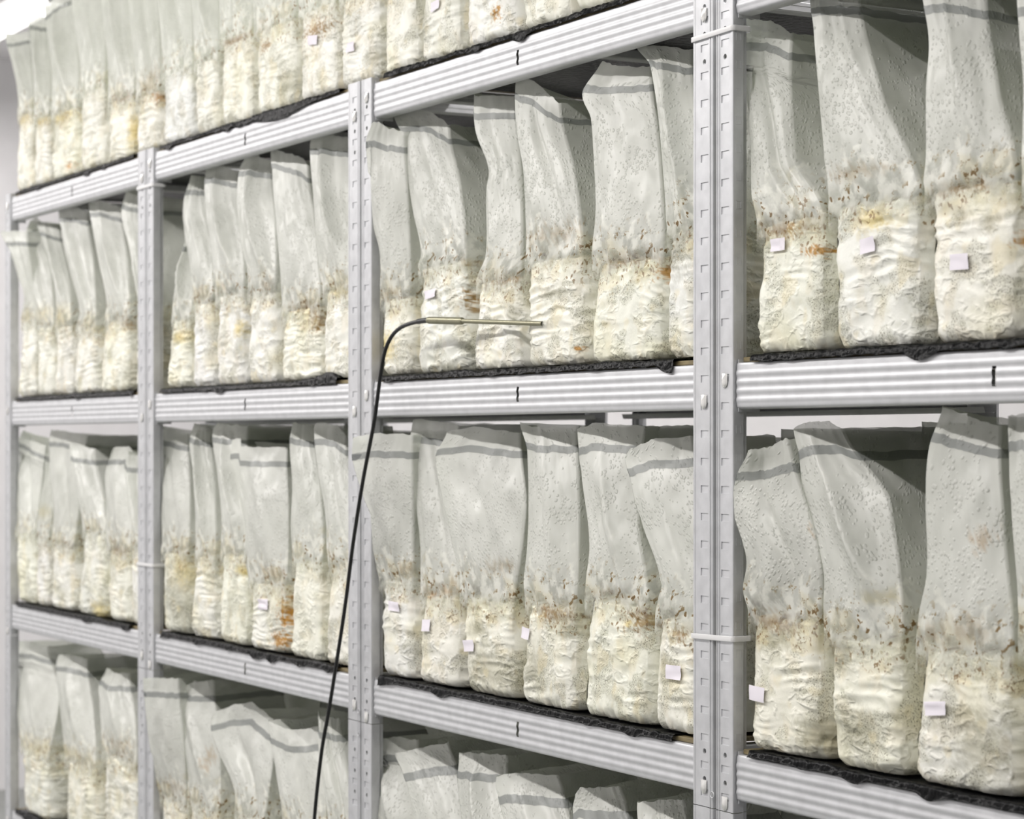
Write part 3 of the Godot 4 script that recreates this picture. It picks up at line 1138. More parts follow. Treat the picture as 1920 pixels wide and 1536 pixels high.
func block_mesh(d: Dictionary, hi: bool) -> ArrayMesh:
	var ring := ring_points(RING_FRONT, RING_SIDE, 6, 10) if hi else ring_points(14, 8, 5, 6)
	var nu := ring.size()
	var nv := 80 if hi else 24
	var P := PackedVector3Array()
	var U := PackedVector2Array()
	var U2 := PackedVector2Array()
	var K := PackedColorArray()
	var tone := Color(rng.randf_range(0.94, 1.0), rng.randf_range(0.95, 1.0), rng.randf_range(0.91, 0.99))
	tone.g = lerpf(tone.g, tone.r, 0.7)
	var crust: float = d.c
	var uu := PackedFloat32Array()
	var run := 0.0
	for i in nu:
		uu.append(run)
		var q: Vector2 = ring[i]
		var step := 0.0
		match int(q.x):
			0: step = (d.xr - d.xb) / (RING_FRONT if hi else 14)
			1: step = d.dep / (RING_SIDE if hi else 8)
			2: step = (d.xr - d.xb) / (6 if hi else 5)
			3: step = d.dep / (10 if hi else 6)
		run += step
	var edge := 0.0
	for j in nv:
		var t := j / float(nv - 1)
		for i in nu:
			var q: Vector2 = ring[i]
			var p := block_at(d, q.x, q.y, t)
			P.append(p)
			U.append(Vector2(uu[i] / 0.26 + d.uo.x, -p.y / 0.26 + d.uo.y))
			U2.append(Vector2(uu[i] / 0.5 + d.uo.y, clampf((d.hb - p.y + 0.03) / 0.25, 0.0, 1.0)))
			var c := tone
			# dry crust and flecks along the upper edge, yellowing below it
			var n := fine.get_noise_3d(p.x * 70.0, p.y * 90.0, p.z * 70.0 + d.seed)
			var n2 := grain.get_noise_3d(p.x * 210.0, p.y * 240.0, p.z * 210.0 + d.seed)
			var nearness := 1.0 - absf(p.y - d.hb * (0.93 + 0.06 * bump.get_noise_2d(p.x * 14.0, d.seed + 3.0))) / (0.016 + 0.018 * crust)
			if nearness > 0.0:
				var b := clampf(nearness * 0.5 * crust + n * 0.2, 0.0, 0.6)
				c = Color(c.r * lerpf(1.0, 0.93, b), c.g * lerpf(1.0, 0.90, b), c.b * lerpf(1.0, 0.70, b))
			var yl := clampf(bump.get_noise_3d(p.x * 9.0, p.y * 9.0, d.seed + 120.0) * 0.9 - 0.1, 0.0, 0.5)
			c = Color(c.r * (1.0 - 0.06 * yl), c.g * (1.0 - 0.10 * yl), c.b * (1.0 - 0.30 * yl))
			# bare substrate showing grey-brown through the skin low down and at the sides
			var gr := clampf(bump.get_noise_3d(p.x * 11.0 + 40.0, p.y * 11.0, d.seed + 160.0) * 1.2 - 0.25 + 0.25 * (1.0 - t), 0.0, 0.7) * clampf(0.6 + n * 1.3, 0.0, 1.0)
			c = Color(c.r * (1.0 - 0.20 * gr), c.g * (1.0 - 0.20 * gr), c.b * (1.0 - 0.26 * gr))
			if d.st.size() and (int(q.x) == 0 or int(q.x) == 4 or (int(q.x) == 1 and q.y < 0.3)):
				var s := stain(d, p)
				c = Color(c.r * s.r, c.g * s.g, c.b * s.b)
			K.append(c)
	return grid(P, nu, nv, true, U, K, false, U2)


func film_mesh(d: Dictionary, hi: bool) -> ArrayMesh:
	var ring := film_ring(hi)
	var nu := ring.size()
	var nv := 44 if hi else 14
	var P := PackedVector3Array()
	var U := PackedVector2Array()
	var K := PackedColorArray()
	for j in nv:
		var t := j / float(nv - 1)
		var run := 0.0
		for i in nu:
			var q: Vector2 = ring[i]
			var p := film_at(d, q.x, q.y, t, 0.0022)
			if i > 0:
				run += P[P.size() - 1].distance_to(p)
			P.append(p)
			var u := run / 0.5
			U.append(Vector2(u + d.uo.x, 1.0 - clampf((p.y - d.hb + 0.05) / 0.5, 0.002, 0.99)))
			var c := Color(1, 1, 1, 1)
			if d.st.size() and int(q.x) == 0:
				var e := stain(d, p)
				c = Color(lerpf(1.0, e.r, 0.45), lerpf(1.0, e.g, 0.45), lerpf(1.0, e.b, 0.45), 1.0)
			K.append(c)
	return grid(P, nu, nv, true, U, K)


func band_mesh(d: Dictionary, hi: bool) -> ArrayMesh:
	var ring := film_ring(hi)
	var nu := ring.size()
	var P := PackedVector3Array()
	var span: float = d.T[0].y - d.hb + 0.046
	var lowt := 1.0 - 0.0375 / span
	var hight := 1.0 - 0.0270 / span
	for j in 4:
		for i in nu:
			var q: Vector2 = ring[i]
			P.append(film_at(d, q.x, q.y, lerpf(lowt, hight, j / 3.0), 0.0022 + 0.0008))
	return grid(P, nu, 4, true, PackedVector2Array(), PackedColorArray())


func sticker_mesh(d: Dictionary) -> ArrayMesh:
	var k: Array = d.k
	var P := PackedVector3Array()
	var a := rng.randf_range(-0.12, 0.12)
	for j in 7:
		for i in 7:
			var u: float = (i / 6.0 - 0.5) * k[2] * 0.001
			var v: float = (j / 6.0 - 0.5) * k[3] * 0.001
			var x: float = k[0] * 0.001 + u * cos(a) - v * sin(a)
			var y: float = k[1] * 0.001 + u * sin(a) + v * cos(a)
			var t: float = clampf(y / d.hb, 0.02, 0.84)
			var xl := lerpf(d.xb, d.xt, t)
			var s := clampf((x - xl) / (d.xr - xl), 0.05, 0.95)
			var z := -1.0
			for e in [-0.025, 0.0, 0.025]:
				z = maxf(z, block_at(d, 0, clampf(s + e, 0, 1), t).z)
			P.append(Vector3(x, y, z + 0.0032))
	return grid(P, 7, 7, false, PackedVector2Array(), PackedColorArray())


func grow_bag(d: Dictionary) -> void:
	prepare(d)
	var hi: bool = true
	var lv: int = d.s - 1
	var t := thing("grow_bag", d.l, "grow bag", Vector3(d.x, LEVELS[lv] + BOARD, -d.z * 0.001), "front row grow bags on the " + SHELVES[lv])
	part("mycelium_block", block_mesh(d, hi), M.myc_crusted if d.c > 0.35 else M.myc, t)
	var f := part("bag_film", film_mesh(d, hi), M.film, t)
	part("seal_band", band_mesh(d, hi), M.band, f)
	if d.k.size():
		part("sticker", sticker_mesh(d), M.sticker, t).set_meta("label", "small blank white sticker")


func rear_rows() -> void:
	var protos := []
	for v in 4:
		var w := 74 + 3 * v
		var tp := 374 + v * 7
		var d := {"w": [-w, -w + 8, w], "h": 150 + 6 * v, "L": [[-w + 6, 230], [-w - 4 + v * 6, 320]], "T": [[-w + 10, tp], [-w + 50, tp - 2], [w - 60 + 14 * v, tp - 6]], "R": [], "st": [], "k": [], "c": 0.7, "f": 0, "z": 900, "b": 0, "x": 0.0, "s": 2}
		prepare(d)
		var bm := block_mesh(d, false)
		var fm := film_mesh(d, false)
		var sm := band_mesh(d, false)
		protos.append([bm, fm, sm])
	for k in 4:
		for lv in range(1, 4):
			if k == 3 and lv == 3:
				continue
			for i in 5:
				var x := lerpf(POSTS[k] + 0.148, POSTS[k + 1] - 0.162, i / 4.0) + rng.randf_range(-0.008, 0.008)
				var pm: Array = protos[(i + k + lv * 2) % 4]
				var t := thing("rear_grow_bag", "shaded grow bag in the rear row behind the others, %s of the %s" % [SHELVES[lv], BAYS[k]], "grow bag", Vector3(x, LEVELS[lv] + BOARD, -0.268), "rear row of the %s, %s" % [BAYS[k], SHELVES[lv]])
				part("mycelium_block", pm[0], M.myc, t)
				var f := part("bag_film", pm[1], M.film, t)
				part("seal_band", pm[2], M.band, f)


# ------------------------------------------------------------------ the probe
func probe() -> void:
	var pts := [Vector3(-0.7124, 1.6291, 0.0300), Vector3(-0.7351, 1.6290, 0.0300), Vector3(-0.7671, 1.6272, 0.0300), Vector3(-0.8032, 1.6224, 0.0300), Vector3(-0.8344, 1.6106, 0.0300), Vector3(-0.8586, 1.5884, 0.0300), Vector3(-0.8737, 1.5541, 0.0300), Vector3(-0.8889, 1.5045, 0.0300), Vector3(-0.9003, 1.4712, 0.0300), Vector3(-0.9389, 1.3829, 0.0300), Vector3(-0.9743, 1.2846, 0.0300), Vector3(-1.0022, 1.1893, 0.0300), Vector3(-1.0326, 1.1012, 0.0300), Vector3(-1.0654, 1.0115, 0.0300), Vector3(-1.0946, 0.9385, 0.0300), Vector3(-1.1221, 0.8296, 0.0300), Vector3(-1.1349, 0.7306, 0.0300), Vector3(-1.1434, 0.6229, 0.0300)]
	var a: Vector3 = Vector3(-0.7124, 1.6291, 0.0300)
	var b: Vector3 = Vector3(-0.6248, 1.6241, 0.0180)
	var c: Vector3 = Vector3(-0.4352, 1.6121, -0.0065)
	var t := thing("temperature_probe", "steel probe rod stuck into a bag, black cable hanging past the post", "probe", a)
	var h := (b - a).normalized()
	var hp := []
	var hr := []
	for e in [[0.0, 0.0040], [0.0008, 0.0052], [0.004, 0.0055], [0.0045, 0.0050], [0.006, 0.0055], [0.030, 0.0055], [0.0305, 0.0049], [0.032, 0.0055], [0.96, 0.0055], [0.985, 0.0050], [1.0, 0.0036]]:
		var f: float = e[0] if e[0] > 0.1 else e[0] / (b - a).length()
		hp.append((b - a) * f)
		hr.append(e[1])
	part("handle", tube(hp, 0.0055, 18, hr), M.steel, t)
	part("rod", tube([b - a - h * 0.003, (b + c) * 0.5 - a, c - a], 0.0034, 16), M.steel, t)
	var cv := Curve3D.new()
	for i in pts.size():
		var p: Vector3 = pts[i]
		var q0: Vector3 = pts[maxi(i - 1, 0)]
		var q1: Vector3 = pts[mini(i + 1, pts.size() - 1)]
		cv.add_point(p - a, -(q1 - q0) / 6.0, (q1 - q0) / 6.0)
	var cp := []
	var n := 90
	for i in n + 1:
		cp.append(cv.sample_baked(cv.get_baked_length() * i / n, true))
	part("cable", tube(cp, 0.0031, 10), M.rubber, t)
	var sp := []
	for i in 12:
		sp.append(cv.sample_baked(0.034 * i / 11.0, true))
	part("strain_relief", tube(sp, 0.0040, 12), M.rubber, t)


# every bag: l label, s shelf, x place along the rack, z set-back, w block outline (bottom left, top left, right), h block height, L left outline of the film, T its rim, R its slanting right edge, st stains, k sticker, c crust, f lean towards the aisle
func bag_table() -> Array:
	return [
		{"l": "pale film leaning out past the rack end, first bag from left, top shelf, far bay", "s": 1, "b": 0, "x": -2.8336, "z": 12, "w": [-77, -56, 58], "h": 181, "L": [[-70, 227], [-146, 314], [-229, 396]], "T": [[-231, 401], [-205, 393], [-158, 398]], "R": [], "st": [[-28, 165, 57, 12, 2]], "k": [], "c": 0.5, "f": -26},
		{"l": "two-pointed film top, second bag from left, top shelf, far bay", "s": 1, "b": 0, "x": -2.7041, "z": 12, "w": [-68, -60, 53], "h": 157, "L": [[-93, 250], [-138, 331], [-178, 390]], "T": [[-179, 393], [-182, 420], [-156, 409]], "R": [], "st": [[3, 145, 54, 12, 2]], "k": [], "c": 0.3, "f": -26},
		{"l": "orange stain near the base, third bag from left, top shelf, far bay", "s": 1, "b": 0, "x": -2.5476, "z": 12, "w": [-100, -92, 97], "h": 149, "L": [[-109, 230], [-160, 323], [-208, 404]], "T": [[-212, 415], [-165, 437], [-134, 443]], "R": [], "st": [[38, 20, 26, 8, 1], [-9, 135, 73, 12, 2]], "k": [], "c": 0.4, "f": -26},
		{"l": "narrow block, tall hazy film, fourth bag from left, top shelf, far bay", "s": 1, "b": 0, "x": -2.3598, "z": 12, "w": [-88, -85, 79], "h": 172, "L": [[-101, 238], [-168, 342], [-209, 421]], "T": [[-213, 433], [-97, 427]], "R": [], "st": [], "k": [], "c": 0.2, "f": -26},
		{"l": "brown line along the block edge, fifth bag from left, top shelf, far bay", "s": 1, "b": 0, "x": -2.1891, "z": 12, "w": [-89, -69, 89], "h": 129, "L": [[-87, 200], [-136, 298], [-185, 410]], "T": [[-188, 422], [-100, 420]], "R": [], "st": [[19, 127, 83, 9, 0], [77, 50, 22, 29, 2]], "k": [], "c": 0.9, "f": -26},
		{"l": "rusty brown crown, first bag from left, top shelf, second bay", "s": 1, "b": 1, "x": -2.0234, "z": 12, "w": [-73, -67, 68], "h": 116, "L": [[-85, 175], [-135, 271], [-184, 391]], "T": [[-187, 403], [-105, 402]], "R": [], "st": [[20, 137, 50, 29, 0], [61, 101, 21, 13, 1]], "k": [], "c": 1.0, "f": -26},
		{"l": "clean white sloping block top, second bag from left, top shelf, second bay", "s": 1, "b": 1, "x": -1.8629, "z": 12, "w": [-90, -81, 85], "h": 141, "L": [[-94, 196], [-146, 301], [-187, 384]], "T": [[-190, 396], [-84, 389]], "R": [], "st": [], "k": [], "c": 0.15, "f": -26},
		{"l": "slim, evenly creamy block, third bag from left, top shelf, second bay", "s": 1, "b": 1, "x": -1.7079, "z": 12, "w": [-67, -62, 62], "h": 139, "L": [[-79, 201], [-109, 268], [-153, 370]], "T": [[-156, 381], [-99, 382]], "R": [], "st": [], "k": [], "c": 0.2, "f": -26},
		{"l": "thin brown line below its film, fourth bag from left, top shelf, second bay", "s": 1, "b": 1, "x": -1.5608, "z": 12, "w": [-82, -80, 75], "h": 164, "L": [[-97, 221], [-133, 308], [-161, 364]], "T": [[-165, 380], [-73, 370]], "R": [], "st": [[-7, 152, 85, 6, 0]], "k": [], "c": 0.6, "f": -26},
		{"l": "dark brown flecks and grey corner, fifth bag from left, top shelf, second bay", "s": 1, "b": 1, "x": -1.3833, "z": 12, "w": [-100, -95, 90], "h": 154, "L": [[-117, 214], [-151, 298], [-179, 363]], "T": [[-182, 373], [-50, 358]], "R": [], "st": [[-37, 118, 19, 11, 0], [-53, 159, 15, 12, 0], [57, 35, 41, 26, 3]], "k": [], "c": 0.6, "f": -26},
		{"l": "brown creases around its white sticker, sixth bag from left, top shelf, second bay", "s": 1, "b": 1, "x": -1.2044, "z": 12, "w": [-86, -77, 76], "h": 154, "L": [[-97, 208], [-131, 280], [-158, 342]], "T": [[-163, 357], [-59, 343]], "R": [], "st": [[-6, 113, 47, 15, 0]], "k": [-9, 96, 37, 16], "c": 0.6, "f": -26},
		{"l": "white sticker and grey lower corner, seventh bag from left, top shelf, second bay", "s": 1, "b": 1, "x": -1.0403, "z": 12, "w": [-85, -76, 79], "h": 159, "L": [[-94, 205], [-123, 274], [-149, 334]], "T": [[-153, 349], [-54, 337]], "R": [], "st": [[53, 32, 32, 20, 3]], "k": [-22, 61, 27, 16], "c": 0.5, "f": -26},
		{"l": "swirled creamy face, first bag from left, top shelf, probe bay", "s": 1, "b": 2, "x": -0.892, "z": 12, "w": [-66, -60, 59], "h": 146, "L": [[-79, 201], [-105, 267], [-134, 326]], "T": [[-137, 337], [-67, 332]], "R": [], "st": [], "k": [], "c": 0.4, "f": -26},
		{"l": "speckled grey strip on one side, second bag from left, top shelf, probe bay", "s": 1, "b": 2, "x": -0.7555, "z": 12, "w": [-75, -69, 69], "h": 135, "L": [[-82, 184], [-113, 258], [-135, 314]], "T": [[-139, 327], [-56, 318]], "R": [], "st": [[-51, 62, 18, 25, 3]], "k": [-7, 79, 27, 15], "c": 0.4, "f": -26},
		{"l": "small yellow spot, third bag from left, top shelf, probe bay", "s": 1, "b": 2, "x": -0.5979, "z": 12, "w": [-86, -83, 82], "h": 130, "L": [[-96, 181], [-125, 252], [-146, 306]], "T": [[-149, 318], [-42, 304]], "R": [], "st": [[22, 38, 13, 9, 1]], "k": [], "c": 0.4, "f": -26},
		{"l": "rounded lower edge above the black liner, fourth bag from left, top shelf, probe bay", "s": 1, "b": 2, "x": -0.4373, "z": 12, "w": [-76, -73, 70], "h": 115, "L": [[-84, 162], [-111, 230], [-135, 291]], "T": [[-137, 301], [-48, 291]], "R": [], "st": [], "k": [], "c": 0.3, "f": -26},
		{"l": "only its base in view, fifth bag from left, top shelf, probe bay", "s": 1, "b": 2, "x": -0.2881, "z": 12, "w": [-76, -74, 76], "h": 107, "L": [[-85, 154], [-109, 220], [-129, 277]], "T": [[-132, 289], [-38, 275]], "R": [], "st": [], "k": [], "c": 0.3, "f": -26},
		{"l": "film slumped out beyond the end post, first bag from left, second shelf, far bay", "s": 2, "b": 0, "x": -2.8235, "z": 12, "w": [-79, -38, 72], "h": 174, "L": [[4, 226], [-21, 276], [-65, 341], [-119, 383]], "T": [[-120, 390], [-58, 388], [-20, 384]], "R": [], "st": [[6, 181, 55, 10, 2]], "k": [], "c": 0.2, "f": 22},
		{"l": "short pointed film, second bag from left, second shelf, far bay", "s": 2, "b": 0, "x": -2.6827, "z": 12, "w": [-66, -58, 59], "h": 158, "L": [[-120, 225], [-186, 329], [-213, 386], [-188, 409]], "T": [[-188, 411], [-204, 420], [-189, 405]], "R": [], "st": [[-11, 183, 70, 20, 2]], "k": [], "c": 0.5, "f": -26},
		{"l": "yellowed haze above its block, third bag from left, second shelf, far bay", "s": 2, "b": 0, "x": -2.5559, "z": 12, "w": [-65, -57, 59], "h": 153, "L": [[-66, 215], [-152, 317], [-234, 377], [-262, 402]], "T": [[-263, 406], [-222, 397], [-185, 385]], "R": [], "st": [[-9, 176, 67, 22, 2]], "k": [], "c": 0.6, "f": -26},
		{"l": "upright square film top, fourth bag from left, second shelf, far bay", "s": 2, "b": 0, "x": -2.4103, "z": 12, "w": [-84, -59, 71], "h": 142, "L": [[-41, 178], [-142, 282], [-220, 376], [-251, 422]], "T": [[-252, 426], [-186, 420], [-131, 406]], "R": [], "st": [[38, 149, 49, 14, 2]], "k": [], "c": 0.4, "f": -26},
		{"l": "broad block with grey speckled side, fifth bag from left, second shelf, far bay", "s": 2, "b": 0, "x": -2.2086, "z": 12, "w": [-128, -73, 77], "h": 149, "L": [[-71, 191], [-134, 268], [-198, 349], [-244, 415]], "T": [[-245, 419], [-189, 416], [-109, 393]], "R": [], "st": [[83, 144, 45, 17, 0], [87, 35, 37, 32, 3]], "k": [], "c": 0.5, "f": -26},
		{"l": "mostly hidden behind the paired posts, sixth bag from left, second shelf, far bay", "s": 2, "b": 0, "x": -2.0717, "z": 12, "w": [-19, -9, 19], "h": 142, "L": [[-23, 197], [-91, 289], [-161, 373], [-144, 418]], "T": [[-138, 423], [-145, 417], [-110, 401]], "R": [], "st": [], "k": [], "c": 0.4, "f": -26},
		{"l": "low slanting film, first bag from left, second shelf, second bay", "s": 2, "b": 1, "x": -1.8594, "z": 12, "w": [-73, -29, 67], "h": 133, "L": [[-35, 175], [-31, 238], [-16, 287], [-9, 299]], "T": [[-11, 303], [-19, 303], [-26, 300]], "R": [], "st": [[22, 97, 40, 11, 2]], "k": [], "c": 0.4, "f": -26},
		{"l": "brown curl above the block, second bag from left, second shelf, second bay", "s": 2, "b": 1, "x": -1.7281, "z": 12, "w": [-61, -53, 53], "h": 162, "L": [[-74, 221], [-133, 315], [-147, 367], [-124, 410]], "T": [[-119, 413], [-122, 412], [-113, 408]], "R": [], "st": [[-8, 178, 33, 10, 0]], "k": [], "c": 0.7, "f": -26},
		{"l": "rounded film shoulder, third bag from left, second shelf, second bay", "s": 2, "b": 1, "x": -1.5951, "z": 12, "w": [-77, -67, 71], "h": 170, "L": [[-91, 223], [-123, 286], [-163, 356], [-174, 401]], "T": [[-169, 425], [-145, 424], [-81, 405]], "R": [], "st": [[-23, 183, 26, 8, 0], [47, 101, 15, 14, 2]], "k": [], "c": 0.5, "f": -26},
		{"l": "bright plain block, fourth bag from left, second shelf, second bay", "s": 2, "b": 1, "x": -1.4467, "z": 12, "w": [-74, -61, 66], "h": 161, "L": [[-68, 197], [-116, 264], [-150, 341], [-153, 397]], "T": [[-126, 421], [-102, 419], [-74, 407]], "R": [], "st": [[38, 172, 34, 10, 0]], "k": [], "c": 0.4, "f": -26},
		{"l": "golden brown crust on its upper edge, fifth bag from left, second shelf, second bay", "s": 2, "b": 1, "x": -1.281, "z": 12, "w": [-97, -73, 89], "h": 126, "L": [[-77, 145], [-128, 288], [-163, 380], [-177, 416]], "T": [[-178, 420], [-149, 413], [-84, 395], [-68, 380]], "R": [], "st": [[22, 127, 75, 8, 0], [71, 102, 21, 19, 0]], "k": [], "c": 1.0, "f": -26},
		{"l": "tall film touching the beam shade, sixth bag from left, second shelf, second bay", "s": 2, "b": 1, "x": -1.1258, "z": 12, "w": [-63, -56, 63], "h": 150, "L": [[-73, 177], [-99, 238], [-124, 308], [-158, 409]], "T": [[-142, 427], [-100, 421], [-63, 410]], "R": [], "st": [[18, 145, 33, 9, 2]], "k": [], "c": 0.5, "f": -26},
		{"l": "tapered block beside the post, loose film, first bag from left, second shelf, probe bay", "s": 2, "b": 2, "x": -0.9037, "z": 12, "w": [-61, -58, 52], "h": 123, "L": [[-50, 195], [-71, 247], [-76, 331], [-76, 379]], "T": [[-52, 402], [-40, 403], [-29, 394], [0, 385]], "R": [], "st": [[-25, 128, 45, 8, 0], [-33, 45, 34, 21, 2]], "k": [], "c": 0.8, "f": 16},
		{"l": "broad film with a high rounded top, second bag from left, second shelf, probe bay", "s": 2, "b": 2, "x": -0.7563, "z": 12, "w": [-92, -72, 86], "h": 168, "L": [[-65, 185], [-106, 255], [-137, 317], [-160, 374]], "T": [[-208, 421], [-171, 421], [-133, 419], [-108, 410], [-60, 387]], "R": [], "st": [[95, 162, 24, 8, 0], [27, 5, 38, 12, 3], [85, 107, 14, 16, 0]], "k": [-23, 120, 39, 13], "c": 0.5, "f": -26},
		{"l": "narrow twisted neck of film, third bag from left, second shelf, probe bay", "s": 2, "b": 2, "x": -0.5826, "z": 12, "w": [-85, -57, 78], "h": 132, "L": [[-33, 167], [-46, 265], [-45, 296], [-95, 359]], "T": [[-108, 417], [-108, 413], [-78, 410], [-32, 405]], "R": [], "st": [[35, 128, 41, 7, 0], [51, 76, 15, 12, 3]], "k": [], "c": 0.7, "f": -26},
		{"l": "sharp-cornered film, pierced by the steel probe, fourth bag from left, second shelf, probe bay", "s": 2, "b": 2, "x": -0.4129, "z": 12, "w": [-89, -82, 78], "h": 153, "L": [[-80, 161], [-88, 208], [-107, 285], [-132, 337], [-147, 388]], "T": [[-149, 428], [-133, 419], [-115, 413], [-59, 375]], "R": [], "st": [[60, 20, 8, 4, 1], [2, 100, 29, 7, 3], [-2, 182, 72, 15, 0]], "k": [], "c": 0.4, "f": -26},
		{"l": "thick rusty crust over a wrinkled block, fifth bag from left, second shelf, probe bay", "s": 2, "b": 2, "x": -0.2304, "z": 12, "w": [-102, -81, 95], "h": 136, "L": [[-84, 148], [-82, 206], [-98, 282], [-113, 336], [-141, 375]], "T": [[-97, 410], [-98, 412], [-65, 402], [-16, 395]], "R": [], "st": [[-13, 133, 40, 8, 0], [59, 136, 33, 7, 0], [90, 113, 15, 11, 1]], "k": [], "c": 1.0, "f": -26},
		{"l": "film flaring into a pointed corner, sixth bag from left, second shelf, probe bay", "s": 2, "b": 2, "x": -0.0938, "z": 12, "w": [-39, -34, 39], "h": 167, "L": [[-37, 173], [-59, 262], [-79, 325], [-107, 390]], "T": [[-146, 420], [-140, 422], [-123, 416], [-56, 404]], "R": [], "st": [[-9, 143, 36, 34, 3]], "k": [], "c": 0.4, "f": -26},
		{"l": "squat film bag nearest the tall post, first bag from left, second shelf, near bay", "s": 2, "b": 3, "x": 0.1353, "z": 12, "w": [-81, -66, 72], "h": 157, "L": [[-68, 162], [-82, 192], [-93, 258], [-114, 309], [-138, 363], [-136, 392]], "T": [[-131, 410], [-128, 416], [-91, 408], [-64, 390]], "R": [[-8, 228]], "st": [[52, 116, 23, 6, 1], [-10, 145, 52, 12, 0], [-37, 128, 17, 9, 3]], "k": [-17, 127, 28, 15], "c": 0.8, "f": -26},
		{"l": "tall smooth block with rectangular crease, second bag from left, second shelf, near bay", "s": 2, "b": 3, "x": 0.2989, "z": 12, "w": [-88, -89, 79], "h": 166, "L": [[-90, 175], [-103, 220], [-124, 305], [-143, 382]], "T": [[-157, 430], [-134, 432], [-102, 425]], "R": [[-16, 278]], "st": [[-3, 143, 28, 12, 2], [-46, 200, 68, 9, 0]], "k": [-9, 113, 27, 17], "c": 0.7, "f": -26},
		{"l": "widest block, sticker set low, third bag from left, second shelf, near bay", "s": 2, "b": 3, "x": 0.4597, "z": 12, "w": [-75, -79, 70], "h": 169, "L": [[-82, 176], [-81, 200], [-90, 279], [-92, 332]], "T": [[-113, 399], [-85, 399], [-38, 383]], "R": [[19, 257]], "st": [[28, 123, 13, 11, 3], [-15, 131, 17, 7, 3], [67, 101, 7, 8, 1], [-11, 164, 50, 6, 0]], "k": [-15, 84, 29, 17], "c": 0.7, "f": -26},
		{"l": "sliver at the frame edge, fourth bag from left, second shelf, near bay", "s": 2, "b": 3, "x": 0.5969, "z": 12, "w": [-64, -62, 64], "h": 157, "L": [[-66, 183], [-73, 262], [-86, 319]], "T": [[-96, 372], [-70, 372], [-45, 363]], "R": [], "st": [], "k": [], "c": 0.4, "f": -26},
		{"l": "leaning block at the end post, first bag from left, third shelf, far bay", "s": 3, "b": 0, "x": -2.8312, "z": 12, "w": [-75, -77, 68], "h": 162, "L": [[-63, 185], [-110, 269], [-135, 363], [-104, 392]], "T": [[-93, 399], [-50, 385], [6, 364]], "R": [], "st": [], "k": [], "c": 0.2, "f": -26},
		{"l": "narrow block with yellow haze, second bag from left, third shelf, far bay", "s": 3, "b": 0, "x": -2.7038, "z": 12, "w": [-56, -45, 42], "h": 151, "L": [[-48, 199], [-33, 284], [-40, 345], [-38, 360]], "T": [[-40, 365], [-46, 362], [-43, 355]], "R": [], "st": [[-13, 212, 38, 14, 2]], "k": [], "c": 0.4, "f": -26},
		{"l": "wide film with a slanted fold, third bag from left, third shelf, far bay", "s": 3, "b": 0, "x": -2.5677, "z": 12, "w": [-91, -72, 84], "h": 143, "L": [[-72, 214], [-121, 297], [-150, 364], [-151, 392]], "T": [[-145, 398], [-84, 397], [19, 384]], "R": [], "st": [[45, 149, 51, 7, 0]], "k": [], "c": 0.6, "f": -26},
		{"l": "smooth white shoulder, fourth bag from left, third shelf, far bay", "s": 3, "b": 0, "x": -2.3743, "z": 12, "w": [-106, -45, 99], "h": 179, "L": [[-88, 230], [-153, 299], [-194, 346], [-208, 360]], "T": [[-210, 365], [-187, 363], [-121, 356]], "R": [], "st": [[55, 8, 41, 23, 2]], "k": [], "c": 0.1, "f": -26},
		{"l": "crumpled film with a stub top, fifth bag from left, third shelf, far bay", "s": 3, "b": 0, "x": -2.1936, "z": 12, "w": [-78, -71, 66], "h": 148, "L": [[-89, 179], [-105, 234], [-134, 305], [-111, 347]], "T": [[-102, 359], [-58, 362], [-33, 344]], "R": [], "st": [[-2, 146, 45, 9, 0]], "k": [], "c": 0.6, "f": -26},
		{"l": "half hidden by the post, sixth bag from left, third shelf, far bay", "s": 3, "b": 0, "x": -2.089, "z": 12, "w": [-36, -27, 36], "h": 152, "L": [[-42, 195], [-88, 259], [-121, 314], [-120, 347]], "T": [[-115, 352], [-109, 345], [-71, 339]], "R": [], "st": [], "k": [], "c": 0.4, "f": -26},
		{"l": "dull grey speckled block, first bag from left, third shelf, second bay", "s": 3, "b": 1, "x": -1.8749, "z": 12, "w": [-80, -72, 72], "h": 159, "L": [[-70, 180], [-109, 264], [-143, 344], [-146, 395]], "T": [[-142, 403], [-96, 396], [-57, 387]], "R": [], "st": [[38, 112, 45, 41, 2], [24, 59, 67, 52, 3]], "k": [], "c": 0.4, "f": -26},
		{"l": "narrow block with fine wrinkles, second bag from left, third shelf, second bay", "s": 3, "b": 1, "x": -1.7284, "z": 12, "w": [-72, -36, 64], "h": 158, "L": [[-43, 196], [-81, 307], [-119, 373], [-107, 403]], "T": [[-102, 407], [-101, 405], [-92, 396]], "R": [], "st": [], "k": [], "c": 0.5, "f": -26},
		{"l": "net-like white veins, third bag from left, third shelf, second bay", "s": 3, "b": 1, "x": -1.5823, "z": 12, "w": [-79, -53, 71], "h": 167, "L": [[-65, 230], [-104, 308], [-150, 388], [-138, 404]], "T": [[-131, 407], [-98, 404], [-52, 400]], "R": [], "st": [[52, 137, 25, 9, 2]], "k": [], "c": 0.5, "f": -26},
		{"l": "notched film top and yellow side stain, fourth bag from left, third shelf, second bay", "s": 3, "b": 1, "x": -1.415, "z": 12, "w": [-93, -88, 79], "h": 123, "L": [[-119, 166], [-140, 233], [-210, 309], [-225, 359]], "T": [[-224, 375], [-189, 376], [-205, 361], [-36, 362]], "R": [], "st": [[49, 141, 59, 8, 0], [77, 72, 23, 31, 1], [54, 24, 32, 13, 1]], "k": [-10, 82, 38, 19], "c": 0.8, "f": -26},
